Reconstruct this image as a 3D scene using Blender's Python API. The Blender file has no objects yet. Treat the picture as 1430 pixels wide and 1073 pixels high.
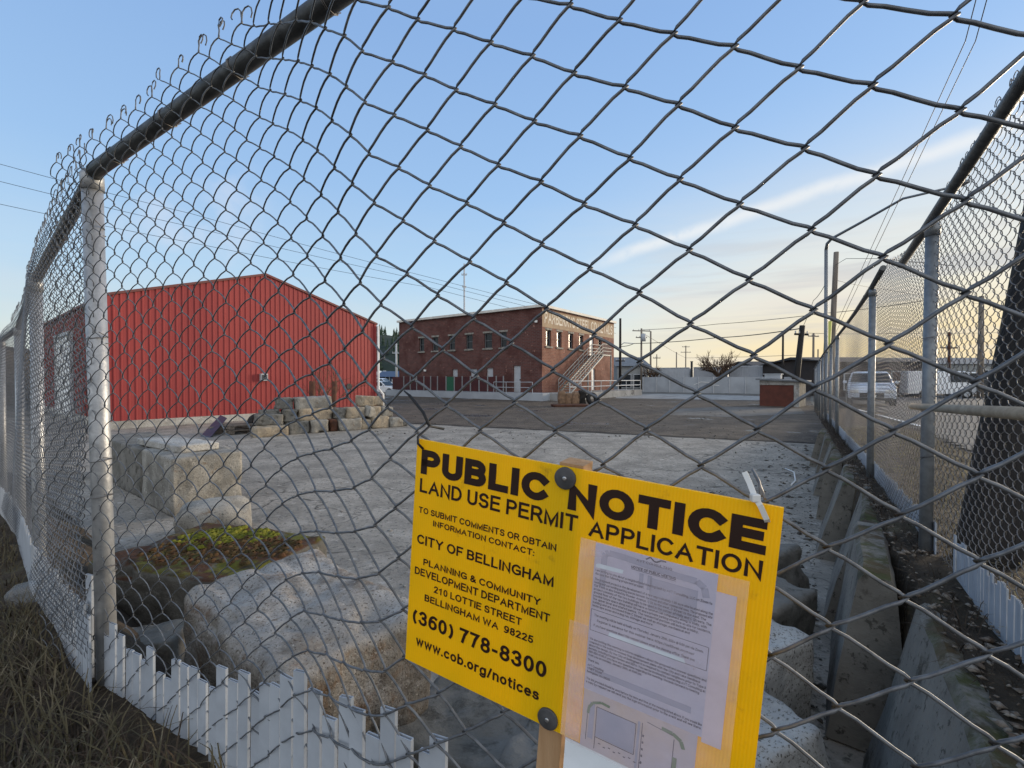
import bpy, bmesh, math, random
import numpy as np
from mathutils import Vector, Matrix, noise as mnoise

# ------------------------------------------------------------------ camera, world, sun, exposure
SC = bpy.context.scene
COL = SC.collection
F, CX, CY, EYE, HOR = 640.0, 715.0, 536.5, 1.75, 528.0
PITCH = math.atan((CY - HOR) / F)
cd = bpy.data.cameras.new('camera'); cam = bpy.data.objects.new('camera', cd); COL.objects.link(cam)
cd.sensor_width = 36.0; cd.lens = F / 1430 * 36; cd.clip_start = 0.02; cd.clip_end = 6000
cam.location = (0, 0, EYE); cam.rotation_euler = (math.pi / 2 - PITCH, 0, 0)
SC.camera = cam
SUN_EL, SUN_AZ = math.radians(8.0), math.radians(62.0)       # azimuth measured from +Y towards +X
SUNDIR = Vector((math.sin(SUN_AZ) * math.cos(SUN_EL), math.cos(SUN_AZ) * math.cos(SUN_EL), math.sin(SUN_EL)))
W = bpy.data.worlds.new('World'); SC.world = W; W.use_nodes = True
def build_world():
    nt = W.node_tree; N = nt.nodes; L = nt.links; N.clear()
    out = N.new('ShaderNodeOutputWorld'); bg = N.new('ShaderNodeBackground'); bg.inputs['Strength'].default_value = 0.15
    sky = N.new('ShaderNodeTexSky'); sky.sky_type = 'NISHITA'; sky.sun_disc = False
    sky.sun_elevation = SUN_EL; sky.sun_rotation = SUN_AZ; sky.air_density = 1.0; sky.dust_density = 0.6; sky.ozone_density = 2.2
    tc = N.new('ShaderNodeTexCoord')
    def vm(op, a, b=None):
        n = N.new('ShaderNodeVectorMath'); n.operation = op
        for i, v in enumerate((a, b)):
            if v is None: continue
            if isinstance(v, (tuple, list, Vector)): n.inputs[i].default_value = tuple(v)
            else: L.new(v, n.inputs[i])
        return n
    def mt(op, *a):
        n = N.new('ShaderNodeMath'); n.operation = op
        for i, v in enumerate(a):
            if isinstance(v, (int, float)): n.inputs[i].default_value = v
            else: L.new(v, n.inputs[i])
        return n.outputs[0]
    def mr(v, a, b, c=0.0, d=1.0):
        n = N.new('ShaderNodeMapRange'); n.interpolation_type = 'SMOOTHSTEP'
        L.new(v, n.inputs[0])
        for i, x in enumerate((a, b, c, d)): n.inputs[i + 1].default_value = x
        return n.outputs[0]
    def noise(scale, vec, detail=5, rough=.55):
        n = N.new('ShaderNodeTexNoise'); n.inputs['Scale'].default_value = scale; n.inputs['Detail'].default_value = detail
        n.inputs['Roughness'].default_value = rough; L.new(vec, n.inputs['Vector']); return n.outputs['Fac']
    D = tc.outputs['Generated']
    sx = N.new('ShaderNodeSeparateXYZ'); L.new(D, sx.inputs[0])
    el = sx.outputs['Z']
    # condensation trail: a band along a great circle
    d1, d2 = Vector((.2266, 1, .2625)), Vector((1.0547, 1, .536))
    nrm = d1.cross(d2).normalized()
    off = vm('DOT_PRODUCT', D, nrm).outputs['Value']
    wob = mt('MULTIPLY', mt('SUBTRACT', noise(9, D), .5), .02)
    band = mr(mt('ABSOLUTE', mt('ADD', off, wob)), .0, .020, 1, 0)
    along = vm('DOT_PRODUCT', D, (d2.normalized() - d1.normalized()).normalized()).outputs['Value']
    a1 = d1.normalized().dot((d2.normalized() - d1.normalized()).normalized())
    trail = mt('MULTIPLY', mt('MULTIPLY', band, mr(along, a1 - .10, a1 + .06)), mr(noise(30, D), .12, .5))
    # thin layered cloud near the horizon, thicker towards the sun
    st = vm('MULTIPLY', D, (1.2, 1.2, 9.0)).outputs[0]
    lay = mr(noise(2.2, st, 7, .6), .38, .68)
    low = mr(el, .02, .42, 1, 0)
    tow = mr(vm('DOT_PRODUCT', D, SUNDIR).outputs['Value'], .35, .98)
    veil = mt('MULTIPLY', mt('MULTIPLY', lay, low), mt('ADD', mt('MULTIPLY', tow, .8), .16))
    # small puffs high on the left
    pd = Vector(((262 - CX) / F, 1, (HOR - 285) / F)).normalized()
    puff = mt('MULTIPLY', mr(vm('DOT_PRODUCT', D, pd).outputs['Value'], .988, 1.0), mr(noise(14, D), .45, .75))
    hazeglow = mt('MULTIPLY', mr(el, .02, .5, 1, 0), mr(vm('DOT_PRODUCT', D, SUNDIR).outputs['Value'], .45, 1.02))
    ramp = N.new('ShaderNodeValToRGB'); L.new(el, ramp.inputs[0]); e = ramp.color_ramp.elements
    for i, (p, c) in enumerate(SKYRAMP):
        q = e[i] if i < 2 else e.new(p)
        q.position = p; q.color = (*c, 1)
    air = N.new('ShaderNodeMixRGB'); air.blend_type = 'MULTIPLY'; air.inputs[0].default_value = 1; air.inputs[2].default_value = (SKYGAIN,) * 3 + (1,); L.new(ramp.outputs[0], air.inputs[1])
    grade = N.new('ShaderNodeMixRGB'); grade.inputs[0].default_value = .86; L.new(sky.outputs[0], grade.inputs[1]); L.new(air.outputs[0], grade.inputs[2])
    def mix(fac, a, col):
        m = N.new('ShaderNodeMixRGB'); L.new(fac, m.inputs[0]); L.new(a, m.inputs[1]); m.inputs[2].default_value = (*col, 1); return m.outputs[0]
    c = grade.outputs[0]
    back = mt('MULTIPLY', mr(mt('MULTIPLY', sx.outputs['Y'], -1.0), .0, .75), mr(el, -.05, .1))      # added fill: unseen sky behind the viewer brightened to light near surfaces
    c = mix(mt('MULTIPLY', back, .9), c, SKY_FILL_BACK)
    c = mix(mt('MULTIPLY', hazeglow, .9), c, CLOUD_GLOW)
    near_sun = mr(vm('DOT_PRODUCT', vm('MULTIPLY', D, (1, 1, 0)).outputs[0], Vector((SUNDIR.x, SUNDIR.y, 0)).normalized()).outputs['Value'], .55, 1.0)
    gold = mt('MULTIPLY', mr(el, .03, .17, 1, 0), near_sun)
    c = mix(mt('MULTIPLY', gold, .85), c, CLOUD_GOLD)
    bank = mt('MULTIPLY', mt('MULTIPLY', mr(noise(2.6, vm('MULTIPLY', D, (1.0, 1.0, 14.0)).outputs[0], 6, .55), .44, .66), mt('MULTIPLY', mr(el, .05, .12), mr(el, .16, .34, 1, 0))), mr(near_sun, .0, .5))
    c = mix(mt('MULTIPLY', bank, .6), c, CLOUD_BANK)
    c = mix(mt('MULTIPLY', veil, .85), c, CLOUD_VEIL)
    c = mix(mt('MULTIPLY', trail, .62), c, CLOUD_TRAIL)
    c = mix(mt('MULTIPLY', puff, .45), c, CLOUD_PUFF)
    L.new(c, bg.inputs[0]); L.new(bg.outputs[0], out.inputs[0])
SKYGAIN = 2.9        # 1 / (background strength x 2^exposure)
SKYRAMP = [(0.0, (.66, .69, .66)), (.6, (.28, .47, .82)), (.08, (.66, .74, .77)), (.2, (.48, .68, .89)), (.36, (.36, .57, .88)), (1.0, (.30, .44, .70))]
SKY_FILL_BACK = (4.2, 4.25, 4.35)  # added sky brightness out of view, serves as fill light
CLOUD_GOLD, CLOUD_BANK = (2.9, 2.25, 1.15), (1.55, 1.6, 1.75)
CLOUD_GLOW, CLOUD_VEIL, CLOUD_TRAIL, CLOUD_PUFF = (2.8, 2.5, 1.85), (2.4, 2.25, 2.05), (2.75, 2.75, 2.7), (2.0, 2.2, 2.6)
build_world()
sd = bpy.data.lights.new('sun', 'SUN'); sun = bpy.data.objects.new('sun', sd); COL.objects.link(sun)
sd.energy = 2.0; sd.angle = math.radians(15.0); sd.color = (1.0, .83, .62)
sun.rotation_euler = (-SUNDIR).to_track_quat('-Z', 'Y').to_euler()
SC.view_settings.view_transform = 'Standard'; SC.view_settings.look = 'None'
SC.view_settings.exposure = 1.2; SC.view_settings.gamma = 1.0
random.seed(7); RNG = np.random.default_rng(7)

# ------------------------------------------------------------------ helpers
def wpt(x, y, z):
    """camera frame (right, down, forward) to the world"""
    cp, sp = math.cos(PITCH), math.sin(PITCH)
    return Vector((x, z * cp - y * sp, EYE - z * sp - y * cp))
def at(px, py, Y):
    """the world point on the ray of photo pixel (px, py) at depth Y"""
    return Vector(((px - CX) / F * Y, Y, EYE + (HOR - py) / F * Y))
def gnd(px, py, z=0.0):
    Y = (EYE - z) * F / (py - HOR); return Vector(((px - CX) / F * Y, Y, z))
def sstep(a, b, x):
    t = np.clip((x - a) / (b - a), 0, 1); return t * t * (3 - 2 * t)

class MB:
    def __init__(s): s.v = []; s.f = []; s.uv = {}
    def quad(s, *p, uv=None):
        i = len(s.v); s.v += [tuple(q) for q in p]; s.f.append(tuple(range(i, i + len(p))))
        if uv: s.uv[len(s.f) - 1] = uv
        return s
    def box(s, c, d, M=None):
        c = Vector(c); i = len(s.v)
        for z in (-.5, .5):
            for x, y in ((-.5, -.5), (.5, -.5), (.5, .5), (-.5, .5)):
                p = Vector((x * d[0], y * d[1], z * d[2]))
                if M is not None: p = M @ p
                s.v.append(tuple(c + p))
        for q in ((3, 2, 1, 0), (4, 5, 6, 7), (0, 1, 5, 4), (1, 2, 6, 5), (2, 3, 7, 6), (3, 0, 4, 7)): s.f.append(tuple(i + k for k in q))
        return s
    def prism(s, pts, ext):
        """polygon pts extruded by vector ext, closed"""
        i = len(s.v); n = len(pts); e = Vector(ext)
        s.v += [tuple(p) for p in pts] + [tuple(Vector(p) + e) for p in pts]
        s.f.append(tuple(range(i + n - 1, i - 1, -1))); s.f.append(tuple(range(i + n, i + 2 * n)))
        for k in range(n):
            k2 = (k + 1) % n; s.f.append((i + k, i + k2, i + n + k2, i + n + k))
        return s
    def tube(s, path, r, n=8, cap=True):
        P = [Vector(p) for p in path]; i0 = len(s.v); m = len(P)
        R = r if isinstance(r, (list, tuple)) else [r] * m
        ref = None
        for k in range(m):
            t = (P[min(k + 1, m - 1)] - P[max(k - 1, 0)])
            t = t.normalized() if t.length > 1e-9 else Vector((0, 0, 1))
            if ref is None:
                ref = t.orthogonal().normalized()
            a = (ref - t * ref.dot(t))
            a = a.normalized() if a.length > 1e-6 else t.orthogonal().normalized()
            ref = a; b = t.cross(a)
            for j in range(n):
                th = 2 * math.pi * j / n; s.v.append(tuple(P[k] + (a * math.cos(th) + b * math.sin(th)) * R[k]))
        for k in range(m - 1):
            for j in range(n):
                j2 = (j + 1) % n; q = i0 + k * n
                s.f.append((q + j, q + j2, q + n + j2, q + n + j))
        if cap:
            s.f.append(tuple(i0 + j for j in range(n - 1, -1, -1))); s.f.append(tuple(i0 + (m - 1) * n + j for j in range(n)))
        return s
    def build(s, name, mat, parent=None, smooth=False, bevel=0):
        me = bpy.data.meshes.new(name); me.from_pydata(s.v, [], s.f)
        if s.uv:
            ul = me.uv_layers.new(name='UVMap')
            for p in me.polygons:
                u = s.uv.get(p.index)
                if u:
                    for k, li in enumerate(p.loop_indices): ul.data[li].uv = u[k]
        if smooth:
            me.polygons.foreach_set('use_smooth', [True] * len(me.polygons))
        o = link(name, me, mat, parent)
        if bevel:
            b = o.modifiers.new('bevel', 'BEVEL'); b.width = bevel; b.segments = 2; b.limit_method = 'ANGLE'
        return o
def link(name, me, mat, parent=None):
    if mat is not None: me.materials.append(mat)
    o = bpy.data.objects.new(name, me); COL.objects.link(o)
    if parent is not None: setp(o, parent)
    return o
def setp(o, p):
    o.parent = p; m = Matrix.Identity(4); q = p
    m = world_of(p); o.matrix_parent_inverse = m.inverted()
def world_of(o):
    m = Matrix.LocRotScale(o.location, o.rotation_euler, o.scale)
    if o.parent is not None: m = world_of(o.parent) @ o.matrix_parent_inverse @ m
    return m
def tag(o, label=None, cat=None, group=None, kind=None):
    if label: o['label'] = label
    if cat: o['category'] = cat
    if group: o['group'] = group
    if kind: o['kind'] = kind
    return o
def thing(name, label, cat, loc=(0, 0, 0), group=None):
    o = bpy.data.objects.new(name, None); COL.objects.link(o); o.location = loc; o.empty_display_size = .1
    return tag(o, label, cat, group)
def struct(o): o['kind'] = 'structure'; return o
def bulk(name, V, Q, mat, parent=None, smooth=True):
    """fast mesh from numpy verts (n,3) and quads (m,4)"""
    me = bpy.data.meshes.new(name); V = np.asarray(V, np.float32); Q = np.asarray(Q, np.int32); k = Q.shape[1]
    me.vertices.add(len(V)); me.vertices.foreach_set('co', V.ravel())
    me.loops.add(Q.size); me.loops.foreach_set('vertex_index', Q.ravel())
    me.polygons.add(len(Q)); me.polygons.foreach_set('loop_start', np.arange(0, Q.size, k, dtype=np.int32))
    me.polygons.foreach_set('loop_total', np.full(len(Q), k, np.int32))
    if smooth: me.polygons.foreach_set('use_smooth', np.ones(len(Q), bool))
    me.update(calc_edges=True); me.validate()
    return link(name, me, mat, parent)
def nptube(P, r, n):
    """tube along P (m,3) with radius r; returns verts, quads (no caps)"""
    P = np.asarray(P, float); T = np.gradient(P, axis=0); T /= np.linalg.norm(T, axis=1, keepdims=True) + 1e-12
    ref = np.array([.31, -.47, .83]); A = ref - T * (T @ ref)[:, None]; A /= np.linalg.norm(A, axis=1, keepdims=True) + 1e-12
    B = np.cross(T, A); th = np.arange(n) * 2 * math.pi / n
    r = np.broadcast_to(np.asarray(r, float), (len(P),))
    V = P[:, None, :] + r[:, None, None] * (A[:, None, :] * np.cos(th)[None, :, None] + B[:, None, :] * np.sin(th)[None, :, None])
    m = len(P); k = np.arange(m - 1)[:, None] * n; j = np.arange(n)[None, :]; j2 = (j + 1) % n
    Q = np.stack([k + j, k + j2, k + n + j2, k + n + j], -1).reshape(-1, 4)
    return V.reshape(-1, 3), Q
class Bulk:
    def __init__(s): s.V = []; s.Q = []; s.n = 0
    def add(s, V, Q): s.V.append(V); s.Q.append(Q + s.n); s.n += len(V)
    def tube(s, P, r, n=5): s.add(*nptube(P, r, n))
    def build(s, name, mat, parent=None, smooth=True): return bulk(name, np.concatenate(s.V), np.concatenate(s.Q), mat, parent, smooth)

# ------------------------------------------------------------------ materials
MATS = {}
def mat(name, c1, c2=None, scale=4.0, rough=.8, bump=.0, bscale=None, metal=0.0, extra=None, spec=.3, c3=None, s3=20., f3=(.55, .7), coords='Object', stretch=None, trans=0.0):
    if name in MATS: return MATS[name]
    m = bpy.data.materials.new(name); m.use_nodes = True; nt = m.node_tree; N = nt.nodes; L = nt.links
    b = N['Principled BSDF']; b.inputs['Roughness'].default_value = rough; b.inputs['Metallic'].default_value = metal
    b.inputs['Specular IOR Level'].default_value = spec
    tc = N.new('ShaderNodeTexCoord'); vec = tc.outputs[coords]
    if stretch:
        mp = N.new('ShaderNodeMapping'); mp.inputs['Scale'].default_value = stretch; L.new(vec, mp.inputs[0]); vec = mp.outputs[0]
    def noise(s, d=6, ro=.6):
        n = N.new('ShaderNodeTexNoise'); n.inputs['Scale'].default_value = s; n.inputs['Detail'].default_value = d; n.inputs['Roughness'].default_value = ro
        L.new(vec, n.inputs['Vector']); return n.outputs['Fac']
    def ramp(v, p0, p1):
        r = N.new('ShaderNodeMapRange'); r.interpolation_type = 'SMOOTHSTEP'; L.new(v, r.inputs[0]); r.inputs[1].default_value = p0; r.inputs[2].default_value = p1; return r.outputs[0]
    def mix(fac, a, c, mode='MIX'):
        x = N.new('ShaderNodeMixRGB'); x.blend_type = mode
        if isinstance(fac, float): x.inputs[0].default_value = fac
        else: L.new(fac, x.inputs[0])
        for i, q in ((1, a), (2, c)):
            if isinstance(q, tuple): x.inputs[i].default_value = (*q[:3], 1)
            else: L.new(q, x.inputs[i])
        return x.outputs[0]
    col = tuple(c1)
    if c2: col = mix(ramp(noise(scale), .32, .68), tuple(c1), tuple(c2))
    if c3: col = mix(ramp(noise(s3, 8, .7), *f3), col, tuple(c3))
    h = dict(N=N, L=L, noise=noise, ramp=ramp, mix=mix, b=b, vec=vec, tc=tc)
    if extra: col = extra(col, h) or col
    if isinstance(col, tuple): b.inputs['Base Color'].default_value = (*col[:3], 1)
    else: L.new(col, b.inputs['Base Color'])
    if bump:
        bp = N.new('ShaderNodeBump'); bp.inputs['Strength'].default_value = bump; bp.inputs['Distance'].default_value = .02
        L.new(noise(bscale or scale * 4, 9, .65), bp.inputs['Height']); L.new(bp.outputs[0], b.inputs['Normal'])
    if trans:
        o = N['Material Output']; t = N.new('ShaderNodeBsdfTranslucent'); mx = N.new('ShaderNodeMixShader'); mx.inputs[0].default_value = trans
        if isinstance(col, tuple): t.inputs[0].default_value = (*col[:3], 1)
        else: L.new(col, t.inputs[0])
        L.new(b.outputs[0], mx.inputs[1]); L.new(t.outputs[0], mx.inputs[2]); L.new(mx.outputs[0], o.inputs[0])
    MATS[name] = m; return m
def cracks(scale, width, color, s2=None):
    def f(col, h):
        N, L = h['N'], h['L']
        v = N.new('ShaderNodeTexVoronoi'); v.feature = 'DISTANCE_TO_EDGE'; v.inputs['Scale'].default_value = scale
        wv = N.new('ShaderNodeVectorMath'); wv.operation = 'ADD'
        nz = N.new('ShaderNodeTexNoise'); nz.inputs['Scale'].default_value = scale * 2.5; L.new(h['vec'], nz.inputs['Vector'])
        sc_ = N.new('ShaderNodeVectorMath'); sc_.operation = 'SCALE'; sc_.inputs[3].default_value = .5 / scale
        L.new(nz.outputs['Color'], sc_.inputs[0]); L.new(h['vec'], wv.inputs[0]); L.new(sc_.outputs[0], wv.inputs[1]); L.new(wv.outputs[0], v.inputs['Vector'])
        fac = N.new('ShaderNodeMapRange'); L.new(v.outputs['Distance'], fac.inputs[0]); fac.inputs[1].default_value = 0; fac.inputs[2].default_value = width; fac.inputs[3].default_value = 1; fac.inputs[4].default_value = 0
        mk = N.new('ShaderNodeMath'); mk.operation = 'MULTIPLY'; L.new(fac.outputs[0], mk.inputs[0]); L.new(h['ramp'](h['noise'](scale * .7), .4, .6), mk.inputs[1])
        return h['mix'](mk.outputs[0], col, color)
    return f
def chain(*fs):
    def f(col, h):
        for g in fs: col = g(col, h) or col
        return col
    return f
def patches(scale, lo, hi, color, stretch=None):
    def f(col, h):
        return h['mix'](h['ramp'](h['noise'](scale, 8, .7), lo, hi), col, color)
    return f
def upface_tint(colors, lo=.3, hi=.8, scale=6):
    """colours upward faces only: moss, and the paler aggregate top"""
    def f(col, h):
        N, L = h['N'], h['L']; g = N.new('ShaderNodeNewGeometry'); s = N.new('ShaderNodeSeparateXYZ'); L.new(g.outputs['Normal'], s.inputs[0])
        a = N.new('ShaderNodeMath'); a.operation = 'MULTIPLY'; L.new(h['ramp'](s.outputs['Z'], .35, .8), a.inputs[0]); L.new(h['ramp'](h['noise'](scale, 8, .7), lo, hi), a.inputs[1])
        mc = h['mix'](h['ramp'](h['noise'](scale * .45, 5), .40, .54), colors[0], colors[1])
        mc = h['mix'](h['ramp'](h['noise'](scale * 1.3 + 1, 4), .5, .68), mc, colors[2])
        return h['mix'](a.outputs[0], col, mc)
    return f
def wetness(scale, lo, hi, dark, rr=.08):
    def f(col, h):
        k = h['ramp'](h['noise'](scale, 5, .55), lo, hi)
        r = h['N'].new('ShaderNodeMapRange'); h['L'].new(k, r.inputs[0]); r.inputs[3].default_value = .85; r.inputs[4].default_value = rr
        h['L'].new(r.outputs[0], h['b'].inputs['Roughness'])
        return h['mix'](k, col, dark)
    return f

M_CONC = mat('yard_concrete', (.36, .325, .275), (.21, .19, .16), 1.4, .9, 1.0, 16, c3=(.55, .51, .45), s3=7, f3=(.55, .72),
             extra=chain(patches(.45, .52, .68, (.21, .19, .16)), patches(16, .54, .62, (.12, .11, .09)), patches(60, .52, .66, (.2, .18, .15)), patches(2.2, .60, .72, (.42, .385, .33)), cracks(.75, .018, (.045, .04, .033)), cracks(2.6, .014, (.10, .09, .075))))
M_ASPH = mat('old_asphalt', (.056, .040, .027), (.115, .088, .062), 1.3, .9, .8, 14, c3=(.16, .138, .115), s3=2.6, f3=(.58, .74),
             extra=chain(patches(.35, .5, .62, (.052, .038, .026)), patches(14, .55, .63, (.03, .026, .021)), patches(40, .56, .62, (.2, .175, .145)), wetness(.32, .60, .66, (.03, .028, .026))))
M_APRON = mat('pale_concrete', (.33, .325, .31), (.22, .215, .205), .7, .9, .4, 9, extra=cracks(.4, .02, (.06, .06, .055)))
M_GROUND = mat('far_ground', (.10, .095, .08), (.15, .14, .12), .2, .95, .4, 4)
M_SOIL = mat('leafy_soil', (.028, .020, .012), (.058, .041, .025), 5, .95, 1.0, 26, c3=(.11, .08, .048), s3=34, f3=(.56, .66), extra=patches(1.3, .55, .72, (.10, .085, .045)))
M_ROAD = mat('street_asphalt', (.085, .083, .08), (.12, .117, .11), 1.4, .9, .5, 40)
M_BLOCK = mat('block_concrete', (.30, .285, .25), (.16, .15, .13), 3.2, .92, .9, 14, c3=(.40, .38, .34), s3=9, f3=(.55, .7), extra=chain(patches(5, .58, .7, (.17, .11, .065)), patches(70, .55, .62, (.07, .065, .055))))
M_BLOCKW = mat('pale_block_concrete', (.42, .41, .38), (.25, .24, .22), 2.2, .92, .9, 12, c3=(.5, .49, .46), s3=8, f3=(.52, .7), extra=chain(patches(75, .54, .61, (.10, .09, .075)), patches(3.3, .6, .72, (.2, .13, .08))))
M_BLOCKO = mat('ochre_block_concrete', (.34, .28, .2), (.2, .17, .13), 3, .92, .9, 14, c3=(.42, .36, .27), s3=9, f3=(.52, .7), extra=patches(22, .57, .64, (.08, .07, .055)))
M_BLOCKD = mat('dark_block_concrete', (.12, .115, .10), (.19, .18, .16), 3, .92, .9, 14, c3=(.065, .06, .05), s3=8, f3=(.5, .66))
M_MOSSY = mat('mossy_concrete', (.13, .125, .11), (.08, .075, .065), 4, .95, 1.0, 18, c3=(.24, .23, .2), s3=12, f3=(.58, .7),
              extra=upface_tint(((.105, .10, .013), (.065, .028, .013), (.03, .022, .011)), .32, .50, 9))
M_AGG = mat('exposed_aggregate', (.27, .25, .215), (.14, .12, .098), 6, .95, 1.0, 55, c3=(.42, .41, .39), s3=2.2, f3=(.42, .6), extra=chain(patches(5, .50, .66, (.17, .105, .06)), upface_tint(((.42, .40, .37), (.32, .30, .27), (.20, .17, .135)), .34, .60, 3.5), patches(85, .55, .62, (.08, .06, .045)), patches(60, .60, .66, (.50, .47, .42)), patches(9, .60, .70, (.13, .085, .05))))  # upward faces mixed to paler grey
M_BARR = mat('barrier_concrete', (.20, .187, .162), (.115, .108, .095), 2.2, .9, .5, 14, extra=chain(patches(1.6, .5, .66, (.10, .10, .09)), patches(5, .56, .68, (.05, .045, .035)), patches(28, .56, .63, (.07, .065, .055)), upface_tint(((.07, .045, .02), (.05, .055, .015), (.04, .03, .02)), .40, .56, 5)))
M_GALV = mat('galvanised_steel', (.40, .41, .42), (.30, .31, .32), 25, .48, .15, 60, metal=.55)
M_GALVD = mat('weathered_galvanised', (.055, .058, .06), (.11, .115, .118), 18, .5, .15, 60, metal=.5)
M_GALVR = mat('dull_galvanised_steel', (.22, .235, .245), (.16, .17, .18), 25, .5, .15, 60, metal=.5)
M_WIRE = mat('galvanised_wire', (.155, .165, .178), (.085, .09, .098), 60, .5, 0, metal=.45)
M_WIREL = mat('aged_galvanised_wire', (.19, .18, .175), (.12, .115, .11), 60, .5, 0, metal=.5)
M_SLAT = mat('pale_plastic_slat', (.36, .395, .44), (.30, .33, .37), 9, .5, .1, 40, c3=(.25, .26, .26), s3=30, f3=(.64, .72))
M_BARN = mat('red_sheet_metal', (.275, .043, .040), (.225, .033, .033), .6, .55, 0, stretch=(1, 1, .25), c3=(.26, .03, .025), s3=3, f3=(.66, .8))
M_BARNS = mat('red_sheet_metal_shaded', (.20, .035, .03), (.15, .028, .025), .6, .6, 0)  # same red sheet, with the side's shade put into the colour
M_RUST = mat('rusty_steel', (.10, .04, .022), (.05, .025, .018), 6, .85, .4, 30, c3=(.16, .075, .03), s3=14)
M_WHITE = mat('white_paint', (.72, .72, .70), (.62, .62, .60), 3, .55)
M_GREYP = mat('grey_paint', (.42, .44, .46), (.35, .37, .39), 3, .6)
M_DARK = mat('dark_paint', (.03, .03, .033), (.045, .045, .045), 5, .6)
M_GLASS = mat('dark_glass', (.015, .02, .025), None, rough=.15, spec=.25)
M_WOODG = mat('grey_timber', (.20, .17, .14), (.12, .10, .08), 6, .85, .5, 40, stretch=(1, 1, .12))
M_WOODP = mat('tarred_timber', (.010, .009, .009), (.022, .019, .017), 7, .75, .6, 40, stretch=(1, 1, .1))
M_STAKE = mat('pine_stake', (.42, .27, .15), (.30, .18, .09), 30, .75, .3, 90, stretch=(1, 1, .07))
M_BEIGE = mat('bleached_wood', (.34, .29, .22), (.24, .20, .15), 14, .8, .3, 60)
M_ROOF = mat('grey_roofing', (.18, .19, .20), (.13, .14, .15), 2, .8, .2)
M_PANEL = mat('whitewashed_panel', (.36, .385, .41), (.28, .30, .32), .5, .8, .2, 8, c3=(.30, .31, .32), s3=2.5, f3=(.6, .75))
M_TRAIL = mat('white_trailer_sheet', (.40, .42, .45), (.33, .35, .37), .4, .6)
M_TYRE = mat('black_rubber', (.012, .012, .012), (.03, .03, .03), 20, .85)
M_CABLE = mat('black_cable', (.012, .012, .013), None, rough=.5)
M_OWIRE = mat('overhead_wire', (.03, .03, .03), None, rough=.6)

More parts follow.
